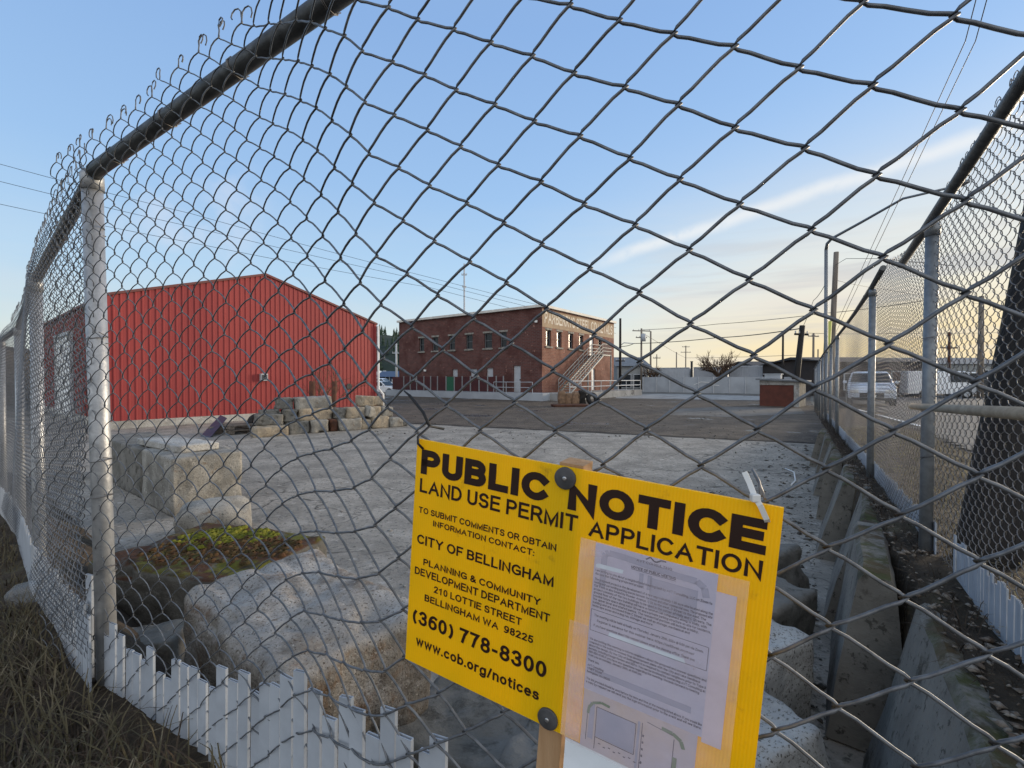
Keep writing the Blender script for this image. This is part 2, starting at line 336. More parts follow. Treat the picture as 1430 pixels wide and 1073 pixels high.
# letterforms: stroke centre lines of a plain grotesque, cap height 1; the weight is added when they are drawn
def _arc(cx, cy, rx, ry, a0, a1, n=8): return [(cx + rx * math.cos(math.radians(a0 + (a1 - a0) * k / n)), cy + ry * math.sin(math.radians(a0 + (a1 - a0) * k / n))) for k in range(n + 1)]
def _letters():
    a = _arc; O = lambda cx, cy, rx, ry: [a(cx, cy, rx, ry, 90, 450, 20)]; X = .70
    bowl = lambda x: O(x, X / 2, .23, X / 2)
    G = {
        'A': (.68, [[(0, 0), (.34, 1), (.68, 0)], [(.13, .33), (.55, .33)]]), 'B': (.56, [[(0, 0), (0, 1), (.32, 1)] + a(.32, .765, .21, .235, 90, -90) + [(0, .53)], [(0, .53), (.34, .53)] + a(.34, .265, .22, .265, 90, -90) + [(0, 0)]]),
        'C': (.64, [a(.35, .5, .35, .5, 42, 318, 16)]), 'D': (.62, [[(0, 0), (0, 1), (.24, 1)] + a(.24, .5, .38, .5, 90, -90, 12) + [(0, 0)]]), 'E': (.52, [[(.52, 1), (0, 1), (0, 0), (.54, 0)], [(0, .53), (.47, .53)]]), 'F': (.48, [[(.5, 1), (0, 1), (0, 0)], [(0, .51), (.42, .51)]]),
        'G': (.68, [a(.36, .5, .36, .5, 45, 290, 16) + [(.68, .12), (.68, .45), (.40, .45)]]), 'H': (.58, [[(0, 0), (0, 1)], [(.58, 0), (.58, 1)], [(0, .53), (.58, .53)]]), 'I': (.0, [[(0, 0), (0, 1)]]), 'J': (.40, [[(.40, 1), (.40, .26)] + a(.2, .24, .2, .24, 0, -190, 10)]),
        'K': (.58, [[(0, 0), (0, 1)], [(.56, 1), (0, .36)], [(.20, .58), (.58, 0)]]), 'L': (.46, [[(0, 1), (0, 0), (.46, 0)]]), 'M': (.70, [[(0, 0), (0, 1), (.35, .05), (.70, 1), (.70, 0)]]), 'N': (.58, [[(0, 0), (0, 1), (.58, 0), (.58, 1)]]),
        'O': (.72, O(.36, .5, .36, .5)), 'P': (.54, [[(0, 0), (0, 1), (.30, 1)] + a(.30, .73, .24, .27, 90, -90) + [(0, .46)]]), 'Q': (.72, O(.36, .5, .36, .5) + [[(.45, .25), (.70, -.02)]]), 'R': (.58, [[(0, 0), (0, 1), (.32, 1)] + a(.32, .74, .23, .26, 90, -90) + [(0, .48)], [(.28, .48), (.38, .40), (.60, 0)]]),
        'S': (.55, [a(.275, .75, .25, .25, 20, 262, 10) + a(.28, .26, .27, .26, 84, -160, 10)]), 'T': (.58, [[(0, 1), (.58, 1)], [(.29, 1), (.29, 0)]]), 'U': (.56, [[(0, 1), (0, .30)] + a(.28, .30, .28, .30, 180, 360, 10) + [(.56, 1)]]), 'V': (.64, [[(0, 1), (.32, 0), (.64, 1)]]),
        'W': (.92, [[(0, 1), (.23, 0), (.46, 1), (.69, 0), (.92, 1)]]), 'X': (.60, [[(0, 0), (.6, 1)], [(0, 1), (.6, 0)]]), 'Y': (.62, [[(0, 1), (.31, .46), (.62, 1)], [(.31, .46), (.31, 0)]]), 'Z': (.56, [[(0, 1), (.56, 1), (0, 0), (.56, 0)]]),
        '0': (.44, O(.22, .5, .22, .5)), '1': (.44, [[(.04, .76), (.26, 1), (.26, 0)]]), '2': (.46, [a(.23, .76, .22, .24, 165, -30, 9) + [(.02, .0), (.46, 0)]]), '3': (.45, [a(.22, .765, .20, .235, 160, -85, 9), a(.22, .26, .23, .27, 88, -165, 10)]), '4': (.48, [[(.36, 0), (.36, 1), (0, .30), (.50, .30)]]),
        '5': (.45, [[(.42, 1), (.09, 1), (.03, .53)] + a(.22, .30, .23, .30, 125, -160, 11)]), '6': (.45, O(.225, .31, .225, .31) + [a(.30, .42, .30, .58, 62, 190, 8)]), '7': (.44, [[(0, 1), (.44, 1), (.27, .6), (.15, 0)]]), '8': (.45, O(.225, .765, .195, .235) + O(.225, .265, .225, .265)), '9': (.45, O(.225, .69, .225, .31) + [a(.15, .58, .30, .58, -118, 10, 8)]),
        '(': (.18, [a(.34, .42, .34, .64, 130, 230, 8)]), ')': (.18, [a(-.16, .42, .34, .64, 50, -50, 8)]), '-': (.22, [[(.02, .36), (.20, .36)]]), '.': (0, [[(0, 0), (0, .01)]]), ',': (0, [[(.02, .03), (-.02, -.13)]]), ':': (0, [[(0, 0), (0, .01)], [(0, .58), (0, .59)]]), '/': (.26, [[(0, -.02), (.26, 1)]]), "'": (0, [[(0, .8), (0, 1)]]), '?': (.42, [a(.2, .76, .2, .24, 170, -50, 8) + [(.2, .3)], [(.2, 0), (.2, .01)]]),
        '&': (.62, [[(.62, 0), (.14, .66)] + a(.26, .80, .16, .20, 200, -20, 8) + [(.34, .60), (.12, .40)] + a(.22, .22, .20, .23, 125, 300, 8) + [(.50, .18), (.58, .42)]]), '@': (.8, O(.4, .4, .4, .5) + O(.4, .4, .16, .2)),
        'a': (.42, [a(.21, .50, .20, .20, 160, 0, 7) + [(.42, 0)], a(.20, .20, .20, .20, 70, 360, 10) + [(.42, .30)]]), 'b': (.46, [[(0, 0), (0, 1)]] + bowl(.23)), 'c': (.42, [a(.23, X / 2, .23, X / 2, 45, 315, 12)]), 'd': (.46, [[(.46, 0), (.46, 1)]] + bowl(.23)), 'e': (.46, [[(.02, .37), (.46, .37)] + a(.23, X / 2, .23, X / 2, 4, 310, 12)]),
        'f': (.26, [[(.10, 0), (.10, .80)] + a(.26, .80, .16, .20, 180, 90, 4), [(0, X), (.26, X)]]), 'g': (.46, bowl(.23) + [[(.46, X), (.46, -.06)] + a(.23, -.08, .23, .20, 0, -160, 8)]), 'h': (.42, [[(0, 0), (0, 1)], [(0, .46)] + a(.21, .46, .21, .24, 180, 0, 8) + [(.42, 0)]]), 'i': (0, [[(0, 0), (0, X)], [(0, .99), (0, 1)]]), 'j': (.1, [[(.1, X), (.1, -.2), (0, -.26)], [(.1, .99), (.1, 1)]]),
        'k': (.42, [[(0, 0), (0, 1)], [(.38, X), (0, .28)], [(.14, .42), (.42, 0)]]), 'l': (0, [[(0, 0), (0, 1)]]), 'm': (.74, [[(0, 0), (0, X)], [(0, .46)] + a(.185, .48, .185, .22, 180, 0, 7) + [(.37, 0)], [(.37, .46)] + a(.555, .48, .185, .22, 180, 0, 7) + [(.74, 0)]]), 'n': (.42, [[(0, 0), (0, X)], [(0, .46)] + a(.21, .46, .21, .24, 180, 0, 8) + [(.42, 0)]]),
        'o': (.46, bowl(.23)), 'p': (.46, [[(0, -.26), (0, X)]] + bowl(.23)), 'q': (.46, [[(.46, -.26), (.46, X)]] + bowl(.23)), 'r': (.25, [[(0, 0), (0, X)], [(0, .44)] + a(.22, .46, .22, .24, 180, 80, 5)]), 's': (.40, [a(.20, .525, .18, .175, 25, 258, 8) + a(.20, .18, .20, .18, 80, -160, 8)]), 't': (.24, [[(.09, .92), (.09, .14)] + a(.21, .13, .12, .13, 180, 280, 5), [(0, X), (.24, X)]]),
        'u': (.42, [[(0, X), (0, .24)] + a(.21, .24, .21, .24, 180, 360, 8), [(.42, X), (.42, 0)]]), 'v': (.44, [[(0, X), (.22, 0), (.44, X)]]), 'w': (.68, [[(0, X), (.17, 0), (.34, X), (.51, 0), (.68, X)]]), 'x': (.42, [[(0, 0), (.42, X)], [(0, X), (.42, 0)]]), 'y': (.44, [[(0, X), (.22, 0)], [(.44, X), (.22, 0), (.14, -.22), (.02, -.26)]]), 'z': (.40, [[(0, X), (.4, X), (0, 0), (.4, 0)]]), ' ': (.16, [])}
    return G
GLYPH = _letters()

# ------------------------------------------------------------------ ground and terrain
KP = [(-8.9, 7.6), (-5.23, 4.7), (-4.04, 3.76), (-2.6, 2.51), (-1.39, 1.545)]         # left and near fence line, far to near
RF0, RFD = Vector((2.2, 2.43)), Vector((.535, .845)).normalized()                       # right fence line
NFN = Vector((-.4675, .883))                                                          # near fence: NFN . (X, Y) about .71
# corner where the two fences meet
def meet():
    a = Vector((-1.39, 1.545)); d = Vector((.883, -.4675)); 
    # a + d s = RF0 - RFD q
    M = Matrix(((d.x, RFD.x), (d.y, RFD.y))); r = M.inverted() @ (RF0 - a); return a + d * r.x
KC = meet()
RFE = RF0 + RFD * 44
YARD = [tuple(p) for p in KP] + [tuple(KC), tuple(RFE), (60, 90), (-80, 90), (-80, 66)]
def zout(x, y):
    x = np.asarray(x, float); y = np.asarray(y, float)
    return np.maximum(np.minimum(.88 - .022 * np.maximum(y, 0), np.maximum(.25, .79 + .08 * x)), .006)
def segd(x, y, a, b):
    ax, ay = a; bx, by = b; dx, dy = bx - ax, by - ay; t = np.clip(((x - ax) * dx + (y - ay) * dy) / (dx * dx + dy * dy), 0, 1)
    return np.hypot(x - ax - t * dx, y - ay - t * dy)
def inside(x, y):
    r = np.zeros(x.shape, bool); n = len(YARD)
    for i in range(n):
        (x1, y1), (x2, y2) = YARD[i], YARD[(i + 1) % n]
        c = ((y1 > y) != (y2 > y)) & (x < (x2 - x1) * (y - y1) / (y2 - y1 + 1e-12) + x1); r ^= c
    return r
def height(x, y):
    x = np.asarray(x, float); y = np.asarray(y, float)
    dn = np.min([segd(x, y, YARD[i], YARD[i + 1]) for i in range(5)], axis=0)
    dr = segd(x, y, YARD[5], YARD[6]); ins = inside(x, y); z = zout(x, y)
    kn = 1 - sstep(.02, .75, dn); kr = 1 - sstep(.12, .24, dr)
    return np.where(ins, z * np.maximum(kn, kr) - .03 * (1 - np.maximum(kn, kr)), z), ins
def axis(lo, hi, nlo, nhi, fine, coarse):
    out = []; v = lo
    while v < hi:
        out.append(v); d = max(nlo - v, v - nhi, 0); v += min(coarse, fine + d * .09)
    return np.array(out + [hi])
struct(MB().quad((-3000, -400, -.004), (3000, -400, -.004), (3000, 5000, -.004), (-3000, 5000, -.004)).build('ground', M_GROUND))
gx = axis(-16, 60, -5, 5, .07, 2.5); gy = axis(-4, 70, -.5, 7, .07, 2.5)
GX, GY = np.meshgrid(gx, gy); HZ, INS = height(GX, GY)
nz = np.array([mnoise.fractal(Vector((a * 2.2, b * 2.2, 0)), 1.0, 2.0, 5) for a, b in zip(GX.ravel(), GY.ravel())]).reshape(GX.shape)
HZ = HZ + nz * .03 * np.clip(HZ * 4, 0, 1)
def sheet(name, m, keep, dz=0.0):
    ny, nx = GX.shape; idx = np.arange(ny * nx).reshape(ny, nx)
    Q = np.stack([idx[:-1, :-1], idx[:-1, 1:], idx[1:, 1:], idx[1:, :-1]], -1)
    k = keep[:-1, :-1] & keep[:-1, 1:] & keep[1:, 1:] & keep[1:, :-1]; Q = Q[k]
    V = np.stack([GX, GY, HZ + dz], -1).reshape(-1, 3)
    u = np.unique(Q); mp = np.zeros(len(V), int); mp[u] = np.arange(len(u))
    return bulk(name, V[u], mp[Q], m)
struct(sheet('verge_ground', M_SOIL, (HZ > -.029) | ~INS))
DRo = (GX - RF0.x) * RFD.y - (GY - RF0.y) * RFD.x
struct(sheet('street', M_ROAD, (~INS) & (DRo > 1.3) & (GY > -3), .012))
def flat(name, pts, z, m): return struct(MB().quad(*[(p[0], p[1], z) for p in pts]).build(name, m))
E0, E1 = Vector((-3.8, 17.5)), Vector((7.5, 12.4)); ED = (E1 - E0).normalized()
EL, ER = E0 - ED * 16, E0 + ED * 13.6
flat('concrete_yard', [(-15, 8), (-5, 3), (2, .5), (4.2, 5.4), tuple(ER), tuple(EL), (-22, 20)], .004, M_CONC)
flat('asphalt_yard', [tuple(EL), tuple(ER), (22.4, 34.4), (30, 46), (-14, 49), (-20, 40)], .008, M_ASPH)
flat('concrete_apron', [(9, 39.3), (19, 35.6), (27, 42), (16, 50), (10, 46)], .012, M_APRON)
M_STRIP = mat('worn_grey_strip', (.15, .14, .125), (.105, .095, .083), 1.2, .9, .5, 12, extra=patches(.7, .55, .7, (.06, .048, .036)))
flat('concrete_strip', [gnd(930, 580), gnd(1020, 583), gnd(1125, 578), gnd(1118, 571), gnd(1010, 568.5), gnd(935, 572)], .012, M_STRIP)
rg_s = random.Random(3); pts_a = []; pts_b = []          # dirt along the broken edge of the slab
for k in range(61):
    p = EL.lerp(ER, k / 60); n_ = Vector((-ED.y, ED.x)); pts_a.append(p - n_ * (.05 + .12 * rg_s.random() ** 2)); pts_b.append(p + n_ * (.06 + .3 * rg_s.random() ** 2))
mb = MB()
for k in range(60): mb.quad((*pts_a[k], .014), (*pts_a[k + 1], .014), (*pts_b[k + 1], .014), (*pts_b[k], .014))
struct(mb.build('dirt_strip', mat('black_dirt', (.018, .014, .011), (.035, .028, .021), 6, .95)))
# painted line along the street
q = MB()
def road_z(x, y): return float(zout(x, y)) + .022
for a, b in (((9.06, 10.1), (11.7, 14.7)), ((12.6, 16.2), (15.6, 21.5))):
    a, b = Vector(a), Vector(b); d = (b - a).normalized() * .06; n = Vector((-d.y, d.x))
    q.quad((*(a - n), road_z(*a)), (*(a + n), road_z(*a)), (*(b + n), road_z(*b)), (*(b - n), road_z(*b)))
struct(q.build('road_marking', M_WHITE))

# loose stones, chips and litter
def scatter(name, n, area, zf, smin, smax, m, seed, label, cat):
    rng = np.random.default_rng(seed); B = Bulk()
    base = np.array([(1, 0, 0), (-1, 0, 0), (0, 1, 0), (0, -1, 0), (0, 0, 1), (0, 0, -1)], float)
    T = np.array([(0, 2, 4), (2, 1, 4), (1, 3, 4), (3, 0, 4), (2, 0, 5), (1, 2, 5), (3, 1, 5), (0, 3, 5)])
    k = 0
    while k < n:
        x, y = area(rng); z = zf(x, y)
        if z is None: continue
        s = smin * (smax / smin) ** (rng.random() ** 2.5); a = rng.random() * 6.28; c, sn = math.cos(a), math.sin(a)
        v = base * (s * rng.uniform(.6, 1.3, (6, 1))) * (1, rng.uniform(.4, 1), rng.uniform(.25, .6)); v = v @ np.array([(c, sn, 0), (-sn, c, 0), (0, 0, 1)])
        B.add(v + (x, y, z + s * .1), T); k += 1
    o = B.build(name, m, smooth=False); tag(o, label, cat, kind='stuff'); return o
def near_area(rng):
    Y = 2.6 + 14 * rng.random() ** 1.6; return rng.uniform(-.95, .66) * Y, Y
scatter('gravel', 2600, near_area, lambda x, y: .006 if height(np.array([x]), np.array([y]))[0][0] < 0 else None, .004, .03, mat('stone_chips', (.35, .34, .31), (.12, .11, .1), 40, .9, coords='Object'), 3, 'loose grey stone chips scattered over the concrete yard', 'gravel')
def strip_area(rng):
    t = -2 + 24 * rng.random() ** 2; p = RF0 + RFD * t + Vector((-RFD.y, RFD.x)) * rng.uniform(-.05, .14); return p.x, p.y
hz1 = lambda x, y: float(height(np.array([x]), np.array([y]))[0][0]) + .01
scatter('dead_leaves', 1500, strip_area, hz1, .008, .03, mat('pale_leaves', (.26, .23, .19), (.09, .06, .04), 30, .9), 5, 'dead leaves and pale chips on the soil beside the right fence', 'leaves')

def edge_area(rng):
    t = -1 + 12 * rng.random(); p = RF0 + RFD * t + Vector((-RFD.y, RFD.x)) * (.45 + 1.6 * rng.random() ** 2); return p.x, p.y
scatter('rubble', 900, edge_area, lambda x, y: .006, .008, .055, mat('dark_rubble', (.13, .12, .10), (.05, .045, .04), 20, .95), 9, 'broken concrete crumbs and dirt along the foot of the barriers', 'rubble')
scatter('asphalt_crumbs', 1100, lambda rng: ((lambda Y: (rng.uniform(-.35, .55) * Y, Y))(13 + 20 * rng.random() ** 1.3)), lambda x, y: .012, .015, .06, mat('asphalt_crumb', (.2, .18, .15), (.05, .045, .04), 12, .95), 10, 'pale and dark crumbs scattered over the old asphalt', 'rubble')

# ------------------------------------------------------------------ chain-link fences
def wire_path(node, c, r0, r1, wr, dense, hook=True, bow=.008):
    """zigzag wire c from row r0 (top) down to r1; node(c, r) -> (pos, normal, across, up)"""
    pts = []
    for r in range(r0, r1, -1):
        left = (c + r) % 2 == 0
        a, n, ex, ez = node(c if left else c + 1, r); b, n2, ex2, _ = node(c + 1 if left else c, r - 1)
        sgn = -1 if left else 1
        e = ex.normalized(); pts.append(a + e * (sgn * wr * 1.25))
        d = b - a
        sgn_ = -1.0 if left else 1.0
        if dense >= 3:
            up = Vector((0, 0, 1)) * (d.length * .025)
            for t_, f_, g_ in ((.06, .19, -1), (.25, .71, 0), (.5, 1.0, 0), (.75, .71, 0), (.94, .19, 1)): pts.append(a + d * t_ + up * g_ + n * (sgn_ * (wr + bow * f_)))
        elif dense == 2:
            for t_, f_ in ((.2, .7), (.5, 1.0), (.8, .7)): pts.append(a + d * t_ + n * (sgn_ * (wr + bow * f_)))
    if hook and pts:
        a, n, ex, ez = node(c if (c + r0) % 2 == 0 else c + 1, r0)
        s = random.uniform(.010, .016); t = random.uniform(-.4, .4); e = ex.normalized() * (1 if random.random() < .8 else -1)
        arc = []
        for k in range(7):
            th = math.pi * (1.15 - k / 6 * 1.5)
            arc.append(a + Vector((0, 0, 1)) * (s * 1.6 + s * math.sin(th)) + e * (s * (1 + math.cos(th))) + n * (t * s * k / 3))
        pts = arc[::-1] + [a + Vector((0, 0, 1)) * s * .6] + pts
    return np.array([tuple(p) for p in pts])
# ---- the near fence: a lattice measured off the fence plane, bulging towards the street on the right
MF = np.array([[.03173092, -.00172236, .24281723], [-.0019621, -.02527916, -.20260019], [-.0168908, -.00028384, .25320248]])
NCAM = (-.4674638, .04176474, -.88302508)
_o = wpt(0, 0, 0); NRM = (wpt(*NCAM) - _o).normalized()
def plane_pt(u, v, s):
    p = MF @ np.array([u, v, 1.0]) * s; return wpt(*p)
def nearplane(px, py, d):
    x, y = (px - CX) / F, (py - CY) / F; z = d / (.4674638 * x - .04176474 * y + .88302508); return wpt(x * z, y * z, z)
def fscale(u, v):
    b = float(np.interp(v, [-20, -8, 0], [-26, -22, -17])); w = float(sstep(-12, b, u)) if u < -12 else 0.0
    return 1.519 + w * (2.03 - 1.519)
def latt(c, r):
    cc = c + 12
    mu = float(np.interp(r, [-30, -16, 0, 12], [.83, .82, .68, .64]))
    u = c if cc >= 0 else -12 + mu * cc
    w = float(1 - sstep(-17, -12, u))
    vl = float(np.interp(r, [-40, -32, -24, -16, -8, 0, 8, 12, 20], [-33.5, -26.8, -19.5, -12.3, -5.5, .6, 6.2, 8.9, 14]))
    return u, r * (1 - w) + vl * w
_cache = {}
def near_node(c, r):
    k = (c, r)
    if k not in _cache:
        u, v = latt(c, r); rg = random.Random(c * 977 + r * 31)
        j = .05; lo = max(0.0, min(1.0, (-17 - v) / 4)); j += .14 * lo * (1.0 if -14 < u < 2 else .15)
        u += rg.uniform(-j, j); v += rg.uniform(-j, j)
        s = fscale(u, v) * (1 + rg.uniform(-.006, .006))
        p = plane_pt(u, v, s); ex = plane_pt(u + .5, v, s) - plane_pt(u - .5, v, s); _cache[k] = (p, NRM, ex, Vector((0, 0, 1)))
    return _cache[k]
FENCE = thing('chain_link_fence', 'galvanised chain link fence with pale slats along its foot, nearest, behind the notice', 'fence', (-1.37, 1.57, .6))
B = Bulk()
for c in range(-44, 15):
    top = int(round(np.interp(c, [-44, -12, -4], [13, 14, 15])))
    wr = float(np.interp(c, [-30, -12], [.0015, .0019])); P = wire_path(near_node, c, top, -38, wr, 3, hook=c < -8, bow=float(np.interp(c, [-20, -11], [.0055, .0012])))
    B.tube(P, wr, 7)
B.build('wire_mesh', M_WIRE, FENCE)
def post(base, top, r, m, parent, cap=True, name='post'):
    base, top = Vector(base), Vector(top); ax = (top - base).normalized(); mb = MB().tube([base, top], r, 20)
    o = mb.build(name, m, parent, True); es(o)
    if cap:
        q = MB().tube([top - ax * .045, top + ax * .004, top + ax * .02, top + ax * .028], [r * 1.12, r * 1.12, r * .95, r * .5], 20); es(q.build('post_cap', m, o, True))
    return o
def es(o, a=35):
    # flat caps stay flat on smooth tubes
    m = o.data
    for p in m.polygons:
        if len(p.vertices) > 4: p.use_smooth = False
    return o
p1b, p1t = at(147, 930, 1.60), at(132, 250, 1.585)
post(p1b - Vector((0, 0, .25)), p1t, .029, M_GALV, FENCE)
railA, railB = nearplane(136, 236, .735), nearplane(436, 20, .735)
rd = (railB - railA)
for nm, a, b in (('top_rail', railA - rd * .02, railA + rd * 1.9),):
    o = es(MB().tube([a + (b - a) * k / 8 for k in range(9)], .0235, 18).build(nm, M_GALVD, FENCE, True))
# corner post out of the picture where the two fences meet
post((KC.x, KC.y, .6), (KC.x, KC.y, 2.6), .038, M_GALV, FENCE)
# tie wires round rail and post
for t in (.12, .42, .73, 1.05):
    c0 = railA + rd * t; e = rd.normalized(); a1 = e.orthogonal().normalized(); a2 = e.cross(a1)
    B = MB().tube([c0 + e * (.004 * k / 10) + (a1 * math.cos(k * .7) + a2 * math.sin(k * .7)) * .026 for k in range(16)] + [c0 + a1 * .05 - Vector((0, 0, .03))], .0016, 5)
    B.build('tie_wire', M_WIREL, FENCE, True)
for py in (330, 480, 650, 700, 800):
    ax = at(147 - (930 - py) * .0221, py, 1.59); pts = [ax + Vector((math.cos(k * .6) * .031, math.sin(k * .6) * .031, .002 * k)) for k in range(12)] + [ax + Vector((.05, -.05, .035))]
    MB().tube(pts, .0015, 5).build('tie_wire', M_WIREL, FENCE, True)
# slats, one per column
def slat(parent, p, ex, h, w, th, lean, m, nrm, z0):
    """p base centre, ex unit across, upright with a lean"""
    up = (Vector((0, 0, 1)) + ex * lean).normalized(); mb = MB(); i = 0
    a = [(-w / 2, 0), (w / 2, 0)]
    P = [p + ex * x + nrm * y for x, y in ((-w / 2, -th / 2), (w / 2, -th / 2), (w / 2, th / 2), (-w / 2, th / 2))]
    hs = [h + random.uniform(-.003, .003) for _ in range(2)]; H = [hs[0], hs[1], hs[1], hs[0]]
    mb.v = [tuple(q) for q in P] + [tuple(q + up * H[k]) for k, q in enumerate(P)]
    mb.f = [(0, 1, 5, 4), (1, 2, 6, 5), (2, 3, 7, 6), (3, 0, 4, 7), (3, 2, 1, 0)]
    # hollow top: rim only
    inn = [p + ex * x + nrm * y for x, y in ((-w / 2 + .0015, -th / 2 + .0015), (w / 2 - .0015, -th / 2 + .0015), (w / 2 - .0015, th / 2 - .0015), (-w / 2 + .0015, th / 2 - .0015))]
    k0 = len(mb.v); mb.v += [tuple(q + up * H[k]) for k, q in enumerate(inn)] + [tuple(q + up * (H[k] - .03)) for k, q in enumerate(inn)]
    for k in range(4):
        k2 = (k + 1) % 4; mb.f += [(4 + k, 4 + k2, k0 + k2, k0 + k), (k0 + k, k0 + k2, k0 + 4 + k2, k0 + 4 + k)]
    mb.f.append((k0 + 4, k0 + 5, k0 + 6, k0 + 7))
    return mb
SLTOP = {0: -21.9}
rg = random.Random(5)
uc = -33.6; k = 0
while uc < -9.6:
    du = float(np.interp(uc, [-33, -26, -10], [.72, .66, .60])); k += 1
    vt = float(np.interp(uc, [-40, -33, -29, -26, -22, -18, -14, -11], [-21.5, -21.2, -22.3, -22.8, -22.4, -20.9, -21.2, -21.6])) + rg.uniform(-.8, .8)
    if k == 3: vt += 2.0
    s = fscale(uc, -22); pt = plane_pt(uc, vt, s)
    ex = (plane_pt(uc + du / 2, -24, s) - plane_pt(uc - du / 2, -24, s)); w = ex.length * rg.uniform(.80, .93); ex.normalize()
    zb = .32; base = Vector((pt.x, pt.y, zb)) - NRM * rg.uniform(.004, .007)
    slat(FENCE, base, ex, pt.z - zb, w, .007, rg.uniform(-.008, .01) + .02, M_SLAT, NRM, zb).build('slat', M_SLAT, FENCE)
    uc += du

# ---- the fence running on to the left behind its post
LP = [Vector((-1.405, 1.56)), Vector((-2.6, 2.51)), Vector((-4.04, 3.76)), Vector((-5.23, 4.7)), Vector((-8.9, 7.6))]
LT = [EYE + .695, EYE + .525, EYE + .40, EYE + .37, EYE + .30]
LS = [0.0]
for a, b in zip(LP, LP[1:]): LS.append(LS[-1] + (b - a).length)
def lpos(s):
    i = max(0, min(len(LP) - 2, int(np.searchsorted(LS, s)) - 1)); t = (s - LS[i]) / (LS[i + 1] - LS[i]); return LP[i].lerp(LP[i + 1], t), LT[i] + (LT[i + 1] - LT[i]) * t
LN = Vector((-.63, -.776, 0))
def left_node(hx, hz):
    def f(c, r):
        s = c * hx; p, zt = lpos(s); rg = random.Random(c * 37 + r * 101); z = zt + .05 + r * hz + rg.uniform(-.002, .002)
        sag = .015 * math.sin(s * 2.1 + r * .1)
        q = Vector((p.x, p.y, z)) + LN * (.03 + sag); e = Vector((LP[2].x - LP[0].x, LP[2].y - LP[0].y, 0)).normalized() * hx
        return q, LN, e, Vector((0, 0, 1))
    return f
B = Bulk(); nf = left_node(.031, .026)
for c in range(0, 165):
    P = wire_path(nf, c, 0, -66, .0014, 3 if c < 70 else 2, hook=c < 110, bow=.005); B.tube(P, .0014 if c < 50 else .0011, 5 if c < 60 else 4)
B.build('wire_mesh', M_WIRE, FENCE)
for i, m in ((1, M_GALV), (2, M_GALV), (3, M_GALV)):
    p = LP[i]; post((p.x, p.y, .2), (p.x, p.y, LT[i] - .01), .027, m, FENCE)
pts = [railA] + [Vector((LP[i].x, LP[i].y, LT[i] + .012)) for i in range(1, 5)]
es(MB().tube([a.lerp(b, k / 4) for a, b in zip(pts, pts[1:]) for k in range(4)] + [pts[-1]], .022, 14).build('top_rail', M_GALVD, FENCE, True))
SB = MB(); rg = random.Random(9); s = .02; e = Vector((LP[2].x - LP[0].x, LP[2].y - LP[0].y, 0)).normalized()
while s < 6:
    p, _ = lpos(s); zb = float(zout(p.x, p.y)) - .12; q = slat(None, Vector((p.x, p.y, zb)) + LN * .03, e, rg.uniform(.36, .42), .027, .006, rg.uniform(-.03, .03), None, LN, zb)
    k = len(SB.v); SB.v += q.v; SB.f += [tuple(i + k for i in f) for f in q.f]; s += .0315
SB.build('slat_panel', M_SLAT, FENCE)

# ---- the right fence along the street
RFENCE = thing('chain_link_fence', 'long galvanised chain link fence between the leaning concrete barriers and the street', 'fence', (RF0.x, RF0.y, .85))
TK = (KC - RF0).dot(RFD)
RN = Vector((RFD.y, -RFD.x, 0)) * -1.0     # towards the yard
def rtop(t): return EYE + float(np.interp(t, [-3, -1.26, .77, 1.6, 5.5, 14, 40], [.95, .90, .76, .86, .80, .76, .3]))
def right_node(hx, hz):
    def f(c, r):
        t = TK + c * hx; p = RF0 + RFD * t; rg = random.Random(c * 53 + r * 11); z = rtop(t) + .07 + r * hz + rg.uniform(-.0015, .0015)
        return Vector((p.x, p.y, z)) - RN * (.035 + .012 * math.sin(t * 1.7 + r * .06)), RN, Vector((RFD.x, RFD.y, 0)) * hx, Vector((0, 0, 1))
    return f
def rmesh(t0, t1, hx, hz, wr, dense, sides, hook):
    B = Bulk(); nf = right_node(hx, hz)
    for c in range(int((t0 - TK) / hx), int((t1 - TK) / hx)):
        t = TK + c * hx; p = RF0 + RFD * t; n = int((rtop(t) - float(zout(p.x, p.y)) + .1) / hz)
        B.tube(wire_path(nf, c, 0, -n, wr, dense, hook, .005), wr, sides)
    B.build('wire_mesh', M_WIREL, RFENCE)
rmesh(TK + .05, 2.35, .038, .031, .0015, 3, 5, True)
rmesh(2.35, 6.0, .038, .031, .0010, 2, 4, True)
rmesh(6.0, 13.0, .038, .031, .0007, 2, 3, False)
rmesh(13.0, 30.0, .076, .062, .0010, 1, 3, False)
for i, t in enumerate((0, 2.35, 7.3, 9.8, 12.3, 14.8, 17.3, 19.8, 22.3, 24.8)):
    p = RF0 + RFD * t; z0 = float(zout(p.x, p.y)); lean = [.02, .01, -.01, .015][i % 4]
    post((p.x, p.y, z0 - .3), (p.x + lean, p.y, rtop(t) - .02), .029, M_GALVR, RFENCE)
def rp(t, dz=0.0): p = RF0 + RFD * t; return Vector((p.x, p.y, rtop(t) + dz))
es(MB().tube([rp(TK), rp(-1.26), rp(-.3), rp(.2), rp(.80)], .0225, 16).build('top_rail', M_GALVD, RFENCE, True))
es(MB().tube([rp(1.62, .05), rp(2.35, .02), rp(3.9), rp(5.5), rp(8), rp(11), rp(14), rp(20), rp(28)], .0225, 12).build('top_rail', M_GALVD, RFENCE, True))
pa, pb = RF0 + RFD * .05, RF0 + RFD * (-1.75)
es(MB().tube([Vector((pa.x, pa.y, EYE - .155)) + RN * .05, Vector((pb.x, pb.y, EYE - .085)) + RN * .05], [.017, .02], 12).build('middle_rail', M_BEIGE, RFENCE, True))
SB = MB(); rg = random.Random(19); t = TK + .1; ex = Vector((RFD.x, RFD.y, 0))
